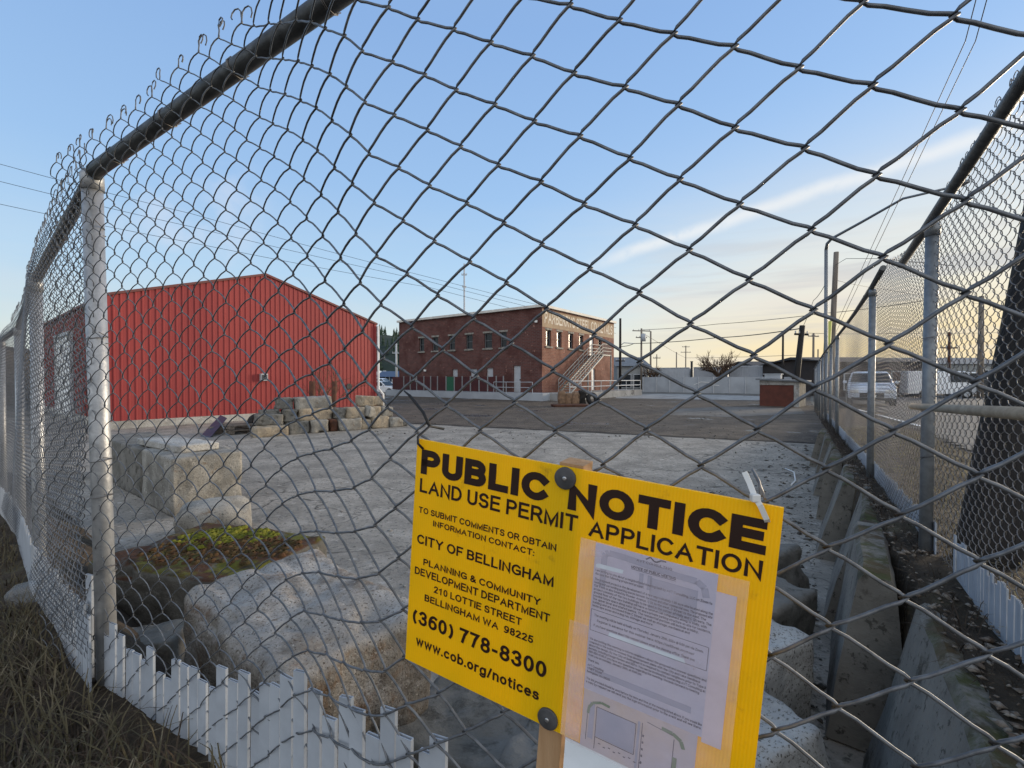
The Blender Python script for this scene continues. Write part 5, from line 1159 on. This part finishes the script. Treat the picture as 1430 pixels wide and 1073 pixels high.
def gable_house(name, label, px0, px1, peave, ppeak, Y, m, mr, depth=8, wins=()):
    a, b = at(px0, HOR, Y), at(px1, HOR, Y); he, hp = at(px0, peave, Y).z, at(px0, ppeak, Y).z; o = thing(name, label, 'building', ((a.x + b.x) / 2, Y, 0))
    MB().prism([(a.x, Y, 0), (b.x, Y, 0), (b.x, Y, he), (a.x, Y, he)], (0, depth, 0)).build('wall', m, o)
    e = .4; mb = MB(); mid = Y + depth / 2
    mb.prism([(a.x - e, Y - e, he - .05), (a.x - e, mid, hp), (a.x - e, Y + depth + e, he - .05), (a.x - e, mid, hp - .25)], (b.x - a.x + 2 * e, 0, 0)); mb.build('roof', mr, o)
    for xx in (a.x, b.x): MB().quad((xx, Y + .02, he), (xx, mid, hp - .25), (xx, Y + depth, he)).build('gable', m, o)
    for f0, f1, z0, z1, mm in wins:
        x0, x1 = a.x + (b.x - a.x) * f0, a.x + (b.x - a.x) * f1; q = MB().box(((x0 + x1) / 2, Y - .03, (z0 + z1) / 2), (x1 - x0, .12, z1 - z0)).build('window', M_GREYP, o); MB().box(((x0 + x1) / 2, Y - .09, (z0 + z1) / 2), (x1 - x0 - .2, .06, z1 - z0 - .2)).build('pane', mm, q)
    return o
M_GREYW = mat('grey_siding', (.26, .27, .27), (.2, .21, .21), 1, .8); M_DKW = mat('dark_brown_wall', (.055, .042, .036), (.04, .032, .028), 1, .85); M_DRF = mat('dark_roofing', (.05, .048, .05), (.07, .066, .065), 1, .85)
gable_house('office_building', 'low grey roofed building with dark windows right of the brick building', 862, 905, 511, 497, 66, M_GREYW, M_ROOF, 10, ((.1, .45, .3, 2.3, M_GLASS), (.52, .9, .3, 2.3, M_GLASS)))
gable_house('warehouse', 'dark low warehouse roof behind the container and leaning pole', 1060, 1150, 512, 503, 72, M_DKW, M_DRF, 12, ((.2, .3, .5, 2, M_GLASS), (.6, .7, .5, 2, M_GLASS)))
gable_house('warehouse', 'long dark brown warehouse across the street behind the white car', 1165, 1292, 505, 495, 42, M_DKW, M_DRF, 12, ((.1, .2, .6, 2.2, M_GLASS), (.3, .4, .6, 2.2, M_GLASS), (.62, .8, .2, 2.4, M_RUST)))
gable_house('warehouse', 'pale grey warehouse far across the street beyond the parked white vans', 1296, 1425, 508, 497, 70, M_GREYW, M_ROOF, 14, ((.1, .25, .3, 3, M_GLASS), (.5, .65, .3, 3, M_GLASS)))
gable_house('shop_building', 'small dark blue building seen in the gap between barn and brick building', 527, 556, 526, 518, 75, mat('blue_siding', (.03, .05, .10), (.025, .04, .08), 1, .7), mat('blue_roof', (.05, .075, .13), None, rough=.6), 9, ((.12, .25, .2, 1.6, M_WHITE), (.38, .6, .2, 2.0, M_GLASS), (.7, .85, .2, 1.6, M_WHITE)))
for i, px in enumerate((530, 537)):
    p = at(px, HOR, 100); o = thing('storage_tank', ('white storage tank behind the blue building, beside the barn corner', 'white storage tank behind the blue building, right of its pair')[i], 'tank', (p.x, p.y, 0), 'white tanks behind the blue building')
    es(MB().tube([(p.x, p.y, 0), (p.x, p.y, 3.0), (p.x, p.y, 3.3)], [.75, .75, .3], 18).build('shell', M_WHITE, o, True)); MB().tube([(p.x + .8, p.y - .2, 0), (p.x + .8, p.y - .2, 3.2)], .05, 5).build('ladder', M_GREYP, o)
# brick wall building beyond the left fence
a, b = at(-40, HOR, 24), at(27, HOR, 30); M_BRK3 = mat('grey_brown_masonry', (.13, .11, .09), (.09, .075, .065), 3, .9, .5, 8)
o = thing('masonry_building', 'grey brown masonry building at the left edge beyond the fence', 'building', (b.x, b.y, 0)); MB().prism([(a.x, a.y, 0), (b.x, b.y, 0), (b.x, b.y, 3.45), (a.x, a.y, 3.45)], (-4, 6, 0)).build('wall', M_BRK3, o); MB().prism([(a.x - .2, a.y - .2, 3.452), (b.x + .2, b.y - .2, 3.452), (b.x + .2, b.y - .2, 3.7), (a.x - .2, a.y - .2, 3.7)], (-4, 6.4, 0)).build('roof', M_DRF, o)
# shed and its leaning pole
c = gnd(1088, 568); o = thing('shed', 'small flat roofed shed with a rust brown front and pale frame by the leaning pole', 'shed', (c.x, c.y + .8, 0)); R = Matrix.Rotation(-.74, 3, 'Z')
MB().box(c + R @ Vector((0, .96, .80)), (2.15, 1.8, 1.6), R).build('wall', M_BLOCKD, o)
mb = MB(); mb.box(c + R @ Vector((.93, .03, .8)), (.28, .1, 1.6), R); mb.box(c + R @ Vector((-.15, .03, 1.46)), (1.86, .1, .28), R); mb.build('door_frame', M_BLOCKW, o)
MB().box(c + R @ Vector((-.15, .03, .65)), (1.84, .08, 1.3), R).build('door', mat('rust_brown_board', (.12, .04, .028), (.085, .032, .023), 3, .85), o)
MB().prism([c + R @ Vector((-1.25, -.25, 1.62)), c + R @ Vector((1.35, -.25, 1.52)), c + R @ Vector((1.35, -.25, 1.60)), c + R @ Vector((-1.25, -.25, 1.72))], R @ Vector((0, 2.3, 0))).build('roof', M_ROOF, o)
q = thing('roof_box', 'pale vent box standing on the roof of the small shed', 'box', tuple(c + Vector((.1, .8, 1.7)))); MB().box(c + Vector((.1, .8, 1.83)), (.9, .5, .28), R).build('body', M_TRAIL, q, bevel=.03); MB().box(c + Vector((.1, .8, 1.99)), (1.0, .6, .05), R).build('lid', M_GREYP, q)
p = at(1108, HOR, 29.5); LPOLE = pole('utility_pole', 'leaning tarred timber pole beside the small shed', 'pole', p, at(1118, 455, 29.5).z, .2, M_WOODP, 'utility poles', (.55, 0), ((4.55, .55, .3),), r2=.16)
# lamp post with a long arm over the street
lp = at(1153, HOR, 21); LAMP = thing('street_lamp', 'tall grey street lamp with a long curved arm above the right fence', 'street lamp', (lp.x, lp.y, .3))
top = at(1152, 350, 21); e = at(1322, 264, 16); mid = at(1160, 334, 20.6); mid2 = at(1200, 312, 19.4)
es(MB().tube([(lp.x, lp.y, .2), (lp.x, lp.y, 3), tuple(top)], [.085, .08, .07], 12).build('pole', M_GALVR, LAMP, True))
es(MB().tube([tuple(top), tuple(at(1153.5, 341, 20.9)), tuple(mid), tuple(mid2), tuple(at(1258, 279, 17.6)), tuple(e)], [.07, .066, .06, .055, .045, .04], 10).build('arm', M_GALVR, LAMP, True))
MB().box(e + Vector((.1, -.3, -.02)), (.2, .62, .12), Matrix.Rotation(-.2, 3, 'Z')).build('lamp_head', M_GALVR, LAMP, bevel=.03)
# utility poles and wires
up = at(1158, HOR, 25); UP = pole('utility_pole', 'weathered timber utility pole just behind the street lamp, with a yellow guard', 'pole', up, at(1166, 353, 25).z, .16, M_WOODG, 'utility poles', (.32, 0), ())
es(MB().tube([(up.x - .32, up.y - .2, 2.5), (up.x - .2, up.y - .2, 4.8)], .16, 8).build('guard', mat('yellow_green_guard', (.42, .42, .10), None, rough=.6), UP, True))
PL = [(866, 445, 50, .16, M_WOODP, 'black thin timber pole at the right corner of the brick building', ((3.6, .5, 0),)), (895.5, 459, 62, .16, M_WOODG, 'utility pole with a transformer can above the grey roof', ((8.1, 1.3, .2), (7.2, .8, .2))), (908.5, 463, 70, .16, M_WOODG, 'plain utility pole right of the transformer pole', ()),
      (917, 495, 75, .1, M_WOODG, 'short pole with a small crossarm above the grey roof', ((5, .6, 0),)), (944.5, 492, 90, .14, M_WOODG, 'distant pole left of the lattice topped pole', ()), (957.5, 483, 110, .16, M_WOODG, 'distant tall pole with two crossarms over the trailers', ((9.2, .9, 0), (7.9, 1.2, 0))),
      (1093, 466, 45, .12, M_WOODP, 'thin dark pole behind the small shed', ()), (1135.5, 466, 60, .16, M_WOODG, 'pole between the leaning pole and the street lamp', ((7.2, .9, .3),)), (1142, 488, 85, .14, M_WOODG, 'short distant pole beside the street lamp', ()), (1325, 464, 45, .14, M_RUST, 'rusty pole with a small arm across the street', ((4.7, .9, .1),)),
      (1369, 414, 38, .22, M_WOODG, 'stout timber pole across the street near the tarred trunk', ()), (553.5, 480, 60, .15, M_GREYP, 'pale pole at the left corner of the brick building', ((5.0, .5, 0),)), (855, 445.5, 52, .06, M_GREYP, 'thin vent mast at the roof corner of the brick building', ())]
POLES = {}
for px, pt, Y, r, m, lab, arms in PL:
    p = at(px, HOR, Y); POLES[px] = pole('utility_pole', lab, 'pole', p, at(px, pt, Y).z, r, m, 'utility poles', arms=arms, n=8)
p = at(897.6, 472, 61.7); es(MB().tube([(p.x, p.y - .3, p.z - .5), (p.x, p.y - .3, p.z + .5)], .3, 12).build('transformer', M_GREYP, POLES[895.5], True))
p = at(866, 500, 50); es(MB().tube([(p.x, p.y, at(866, 483, 50).z), tuple(at(871, 479, 50)), tuple(at(885, 480, 50))], .05, 6).build('lamp_arm', M_GREYP, POLES[866], True))
def wire(label, pts, r, sag=0.0, group='overhead wires'):
    P = []; pts = [Vector(p) for p in pts]
    for a, b in zip(pts, pts[1:]):
        for k in range(16): t = k / 16; q = a.lerp(b, t); q.z -= sag * 4 * t * (1 - t); P.append(tuple(q))
    P.append(tuple(pts[-1])); tag(MB().tube(P, r, 5).build('overhead_wire', M_OWIRE, None, True), label, 'wire', group)
wire('left one of the two steep overhead wires at the upper right', [at(1372, -60, 8), at(1342, 62, 9.3), at(1160, 470, 26)], .009)
wire('right one of the two steep overhead wires at the upper right', [at(1388, -60, 8), at(1356, 62, 9.3), at(1164, 470, 26)], .009)
for i, (y0, y1, y2, y3) in enumerate(((228, 300, 388, 452), (253, 318, 394, 458), (286, 340, 402, 466))):
    wire(('highest', 'middle', 'lowest')[i] + ' of the three thin wires crossing the sky above the barn', [at(-40, y0 - 9, 40), at(270, y1, 48), at(600, y2, 58), at(860, y3, 66)], .022, .1)
wire('wire from the black pole over the trailers, thick and twisted', [at(866, 484, 50), at(885, 480, 48), at(1000, 472, 42), at(1118, 459, 29.6)], .035, .1)
wire('thin pair of wires above the thick twisted one', [at(895, 461, 62), at(1000, 453, 55), at(1150, 438, 45), at(1290, 420, 40)], .03, .1)
wire('low wire from the transformer pole to the leaning pole', [at(895, 464, 62), at(957, 500, 108), at(1118, 496, 60)], .03, .1)
wire('wire from the street side pole to the stout timber pole', [at(1166, 392, 25), at(1230, 404, 30), at(1369, 425, 38), at(1500, 432, 44)], .012, .05)
wire('wire from the leaning pole up to the lamp post', [at(1118, 462, 29.5), at(1135, 420, 26), at(1152, 396, 21)], .014, .1)
wire('long level wire across the street to the right', [at(1118, 465, 29.5), at(1230, 466, 34), at(1430, 464, 40)], .014, .05)
wire('curved service wire from the pole top behind the lamp', [at(1165, 371, 25), at(1180, 362, 23), at(1226, 362, 20), at(1330, 372, 16)], .012)
# bare tree behind the far fence
def tree(label, px, Y, h, seed, spread, maxlev=4):
    p = at(px, HOR, Y); o = thing('bare_tree', label, 'tree', (p.x, p.y, 0), 'bare trees'); rng = random.Random(seed); T = Bulk(); T.tube([(p.x, p.y, -.2), (p.x + .05, p.y, h * .18), (p.x, p.y, h * .34)], [.26, .2, .16], 8); T.build('trunk', M_TWIG, o)
    B = Bulk()
    for k in range(15): a = k * 2.4; branch(B, Vector((p.x, p.y, h * rng.uniform(.24, .36))), Vector((math.cos(a) * spread, math.sin(a) * spread, rng.uniform(.5, 1.2))).normalized(), h * .30, .11, 1, rng, maxlev, .20, 4)
    B.build('crown', M_TWIG, o)
tree('round leafless tree rising behind the far panel fence', 1003, 57.5, 6.0, 3, .95); tree('small bare tree by the grey roofed building', 912, 64, 4.2, 8, .7, 3)
# hill with conifers beyond the barn
HX, HY = (540 - CX) / F * 420, 420
V = []; Q = []; n = 40
for j in range(n + 1):
    for i in range(n + 1):
        x = HX + (i / n - .5) * 420; y = HY + (j / n - .5) * 260; u, w = (i / n - .5) * 2, (j / n - .5) * 2
        z = max(0, 1 - u * u) * max(0, 1 - w * w) * 46 * (.8 + .3 * mnoise.noise(Vector((x * .012, y * .012, 0)))) - .5; V.append((x, y, z))
for j in range(n):
    for i in range(n): a = j * (n + 1) + i; Q.append((a, a + 1, a + n + 2, a + n + 1))
struct(bulk('hill', V, Q, mat('dark_forest_floor', (.022, .035, .025), (.03, .04, .03), .05, .95)))
B = Bulk(); rng = np.random.default_rng(2)
for k in range(1500):
    i = rng.integers(0, len(V)); x, y, z = V[i]; x += rng.uniform(-5, 5); y += rng.uniform(-3, 3)
    if z < 5: continue
    h = rng.uniform(5, 10); r = h * .2; m = 7
    for lev in range(3):
        zb = z + h * (.12 + .27 * lev); zt = zb + h * .42; rr = r * (1 - .28 * lev); th = np.arange(m) * 2 * math.pi / m + rng.random(); rad = rr * rng.uniform(.7, 1.15, m)
        vv = np.concatenate([np.c_[x + rad * np.cos(th), y + rad * np.sin(th), np.full(m, zb) + rng.uniform(-.3, .3, m)], [[x, y, zt]]]); B.add(vv, np.array([(q, (q + 1) % m, m) for q in range(m)]))
tag(B.build('conifer_wood', mat('conifer_needles', (.018, .034, .022), (.03, .05, .03), .3, .95), smooth=False), 'dark conifer wood covering the far hill between the barn and the brick building', 'wood', kind='stuff')

# ------------------------------------------------------------------ vehicles
def car(label, loc, rz, color, kind='suv', z0=0.0, group=None):
    o = thing('parked_car', label, 'car', (0, 0, 0), group); m = mat('car_paint_' + kind + str(int(color[0] * 100)), color, None, rough=.3, spec=.5)
    if kind == 'van': prof = [(-2.5, .35), (-2.5, 1.1), (-2.25, 1.35), (-1.5, 2.3), (2.5, 2.35), (2.55, .35)]; cab = [(-2.2, 1.38), (-1.52, 2.2), (-.4, 2.2), (-.4, 1.38)]; hw = .95; tops = 1.2
    elif kind == 'suv': prof = [(-2.25, .38), (-2.28, .75), (-2.15, .98), (-1.1, 1.08), (-.45, 1.62), (.1, 1.70), (1.5, 1.68), (2.1, 1.15), (2.25, .95), (2.25, .38)]; cab = [(-1.0, 1.1), (-.42, 1.58), (1.42, 1.6), (1.95, 1.12)]; hw = .92; tops = 1.05
    else: prof = [(-2.2, .3), (-2.22, .65), (-2.05, .82), (-1.0, .92), (-.3, 1.40), (.2, 1.45), (.9, 1.42), (1.6, .98), (2.2, .9), (2.22, .3)]; cab = [(-.92, .94), (-.27, 1.36), (.86, 1.38), (1.45, .98)]; hw = .88; tops = .9
    zt = max(p[1] for p in prof)
    w = lambda z: hw * (1 - .22 * max(0, (z - tops) / (zt - tops)) if z > tops else (1 - .06 * max(0, (.6 - z))))
    mb = MB(); n = len(prof); L = [(-w(z), x, z) for x, z in prof]; Rr = [(w(z), x, z) for x, z in prof]; mb.v = L + Rr; mb.f = [tuple(range(n)), tuple(range(2 * n - 1, n - 1, -1))] + [(i, n + i, n + (i + 1) % n, (i + 1) % n) for i in range(n)]
    b = mb.build('body', m, o, bevel=.07)
    for sd in (-1, 1):
        q = MB().quad(*[(sd * (w(z) + .012), x * .97, z) for x, z in cab]); q.build('window', M_GLASS, o)
        for x in (-1.45, 1.4):
            r = .36; t = es(MB().tube([(sd * (hw - .2), x, r), (sd * (hw + .02), x, r)], r, 18).build('wheel', M_TYRE, o)); es(MB().tube([(sd * (hw + .02), x, r), (sd * (hw + .035), x, r)], r * .6, 12).build('rim', M_GREYP, t))
        MB().box((sd * hw * .72, prof[1][0] + .03, prof[1][1] - .02), (.34, .12, .16)).build('headlight', M_WHITE, o, bevel=.03)
        MB().box((sd * (hw + .1), cab[0][0] + .15, cab[0][1] + .06), (.18, .1, .13)).build('mirror', m, o, bevel=.03)
    (x0, z0_), (x1, z1_) = (cab[0], cab[1]); e = .035; dx, dz = -(z1_ - z0_), (x1 - x0); l = math.hypot(dx, dz); dx, dz = dx / l * e, dz / l * e
    i0 = [i for i, p in enumerate(prof) if abs(p[1] - z0_) < .06 and p[0] < 0][-1]; (a0, b0), (a1, b1) = prof[i0], prof[i0 + 1]
    f = lambda t, k: (k * w(b0 + (b1 - b0) * t) * .9, a0 + (a1 - a0) * t + dx, b0 + (b1 - b0) * t + dz); MB().quad(f(.1, -1), f(.1, 1), f(.92, 1), f(.92, -1)).build('windscreen', M_GLASS, o)
    MB().box((0, prof[0][0] - .01, .55), (hw * 1.0, .08, .22)).build('grille', M_DARK, o); MB().box((0, prof[0][0] - .02, .36), (hw * 1.7, .12, .14)).build('bumper', M_DARK, o, bevel=.02); MB().box((0, prof[0][0] - .07, .50), (.34, .02, .12)).build('number_plate', M_WHITE, o)
    o.location = (loc[0], loc[1], z0); o.rotation_euler = (0, 0, rz); return o
c = at(1214, HOR, 23.5); car('white car facing the camera on the street beyond the fence', (c.x, c.y), -.62, (.55, .62, .72), 'suv', road_z(c.x, c.y))
for px, Y, rz, kd, lab, colr in ((1312, 40, 1.2, 'van', 'white van parked nearest the fence post across the street', (.72, .73, .74)), (1338, 46, 1.3, 'van', 'second white van parked behind the first across the street', (.7, .71, .72)), (1362, 43, 1.1, 'suv', 'dark car parked right of the white vans', (.03, .035, .04))):
    c = at(px, HOR, Y); car(lab, (c.x, c.y), rz, colr, kd, road_z(c.x, c.y) if Y < 40 else .01, 'cars parked across the street')
c = at(541, HOR, 47); car('white car parked behind the barn corner in the gap', (c.x - .5, c.y), 1.2, (.7, .71, .72), 'sedan'); c = at(533, HOR, 62); car('pale car farther back in the gap beside the barn', (c.x, c.y), 1.4, (.55, .57, .6), 'suv')
# tarred leaning trunk across the right fence
tb = Vector((2.35, 2.3, .6)); tt = tb + Vector((1.07, .25, 4.3)); o = thing('utility_pole', 'thick black tarred pole leaning right behind the right fence', 'pole', tuple(tb))
def wobble(a, b, r0, r1, n=12):
    return [a.lerp(b, k / n) + Vector((mnoise.noise(Vector((k * .7, 1, 0))) * .01, mnoise.noise(Vector((k * .7, 5, 0))) * .01, 0)) for k in range(n + 1)], [r0 + (r1 - r0) * k / n for k in range(n + 1)]
P, Rr = wobble(tb, tt, .125, .11); es(MB().tube(P, Rr, 28).build('trunk', M_WOODP, o, True))

# ------------------------------------------------------------------ grass, weeds and litter
def blades(name, n, area, hmin, hmax, m, seed, label, lay=.6, w=.003, cat='grass'):
    rng = np.random.default_rng(seed); B = Bulk(); k = 0; t3 = 0
    while k < n and t3 < n * 6:
        t3 += 1; q = area(rng)
        if q is None: continue
        x, y = q; z = float(height(np.array([x]), np.array([y]))[0][0]); h = rng.uniform(hmin, hmax); a = rng.uniform(0, 6.28) if rng.random() < .4 else rng.normal(2.5, .5); l = h * rng.uniform(.3, lay * 2); d = np.array([math.cos(a), math.sin(a), 0]); s = np.array([-d[1], d[0], 0]) * w * rng.uniform(.6, 1.4)
        p0 = np.array([x, y, z - .01]); p1 = p0 + d * l * .35 + (0, 0, h * .6); p2 = p0 + d * l * .8 + (0, 0, h * .85); p3 = p0 + d * l * 1.25 + (0, 0, h * rng.uniform(.55, .95))
        B.add(np.array([p0 - s, p0 + s, p1 - s * .8, p1 + s * .8, p2 - s * .5, p2 + s * .5, p3 - s * .1, p3 + s * .1]), np.array([(0, 1, 3, 2), (2, 3, 5, 4), (4, 5, 7, 6)])); k += 1
    return tag(B.build(name, m, smooth=False), label, cat, kind='stuff')
M_DRY = mat('dry_grass', (.10, .08, .042), (.055, .048, .025), 3, .9, c3=(.17, .14, .09), s3=9, f3=(.5, .66)); M_DRYB = mat('brown_dead_grass', (.06, .042, .027), (.035, .025, .017), 4, .9)
def lg(rng):
    s = rng.uniform(-.3, 5.0) if rng.random() < .45 else rng.uniform(-1.3, 1.2)
    if s < 0: p = Vector((-1.39, 1.545)) + Vector((.883, -.4675)) * -s; nn = Vector((-.4675, -.883))
    else: p, _ = lpos(s); nn = Vector((LN.x, LN.y))
    e = rng.uniform(.06, 1.0); q = p + nn * e
    if mnoise.noise(Vector((q.x * 2.5, q.y * 2.5, 3))) < -.12 + .2 * rng.random() - .25: return None
    return q.x, q.y
blades('dry_grass', 5200, lg, .03, .12, M_DRY, 4, 'dry olive grass flopping over the soil outside the left fence', 1.0, .0022)
blades('dead_grass', 6000, lg, .02, .09, M_DRYB, 14, 'brown dead grass and straw matted on the soil outside the left fence', 1.2, .002)
def rg_(rng):
    t = rng.uniform(-1.4, 12) if rng.random() < .6 else rng.uniform(4, 11); p = RF0 + RFD * t + Vector((-RFD.y, RFD.x)) * rng.uniform(-.02, .12); return p.x, p.y
blades('bank_grass', 4000, rg_, .02, .10, M_DRYB, 24, 'brown dead weeds on the soil between the barriers and the right fence', 1.0, .002)
def rv(rng):
    t = rng.uniform(-2.2, 9); p = RF0 + RFD * t + Vector((RFD.y, -RFD.x)) * rng.uniform(.08, 1.3); return p.x, p.y
blades('verge_grass', 7000, rv, .02, .08, mat('straw_grass', (.30, .235, .12), (.20, .16, .08), 4, .9), 34, 'straw coloured grass on the street verge behind the right fence', 1.0, .003)
# crushed clear plastic box by the fence foot
c = at(43, 826, 2.36); M_CLEAR = bpy.data.materials.new('clear_plastic'); M_CLEAR.use_nodes = True; b = M_CLEAR.node_tree.nodes['Principled BSDF']; b.inputs['Base Color'].default_value = (.5, .55, .6, 1); b.inputs['Roughness'].default_value = .15; b.inputs['Alpha'].default_value = .14
zg = float(height(np.array([c.x]), np.array([c.y]))[0][0]); o = link('plastic_box', block_mesh('plastic_box', (.17, .11, .10), M_CLEAR, 90, .012, .3, 8), M_CLEAR); o.location = (c.x, c.y, zg + .005); o.rotation_euler = (.15, -.2, .4)
tag(o, 'crushed clear plastic box lying in the grass at the foot of the left fence', 'plastic box')
P = [gnd(1098, 655, .02), gnd(1110, 660, .03), gnd(1112, 672, .05), gnd(1106, 678, .02)]; es(tag(MB().tube(P, .012, 8).build('plastic_pipe', M_WHITE, None, True), 'bent white plastic pipe lying on the yard near the barriers', 'pipe'))
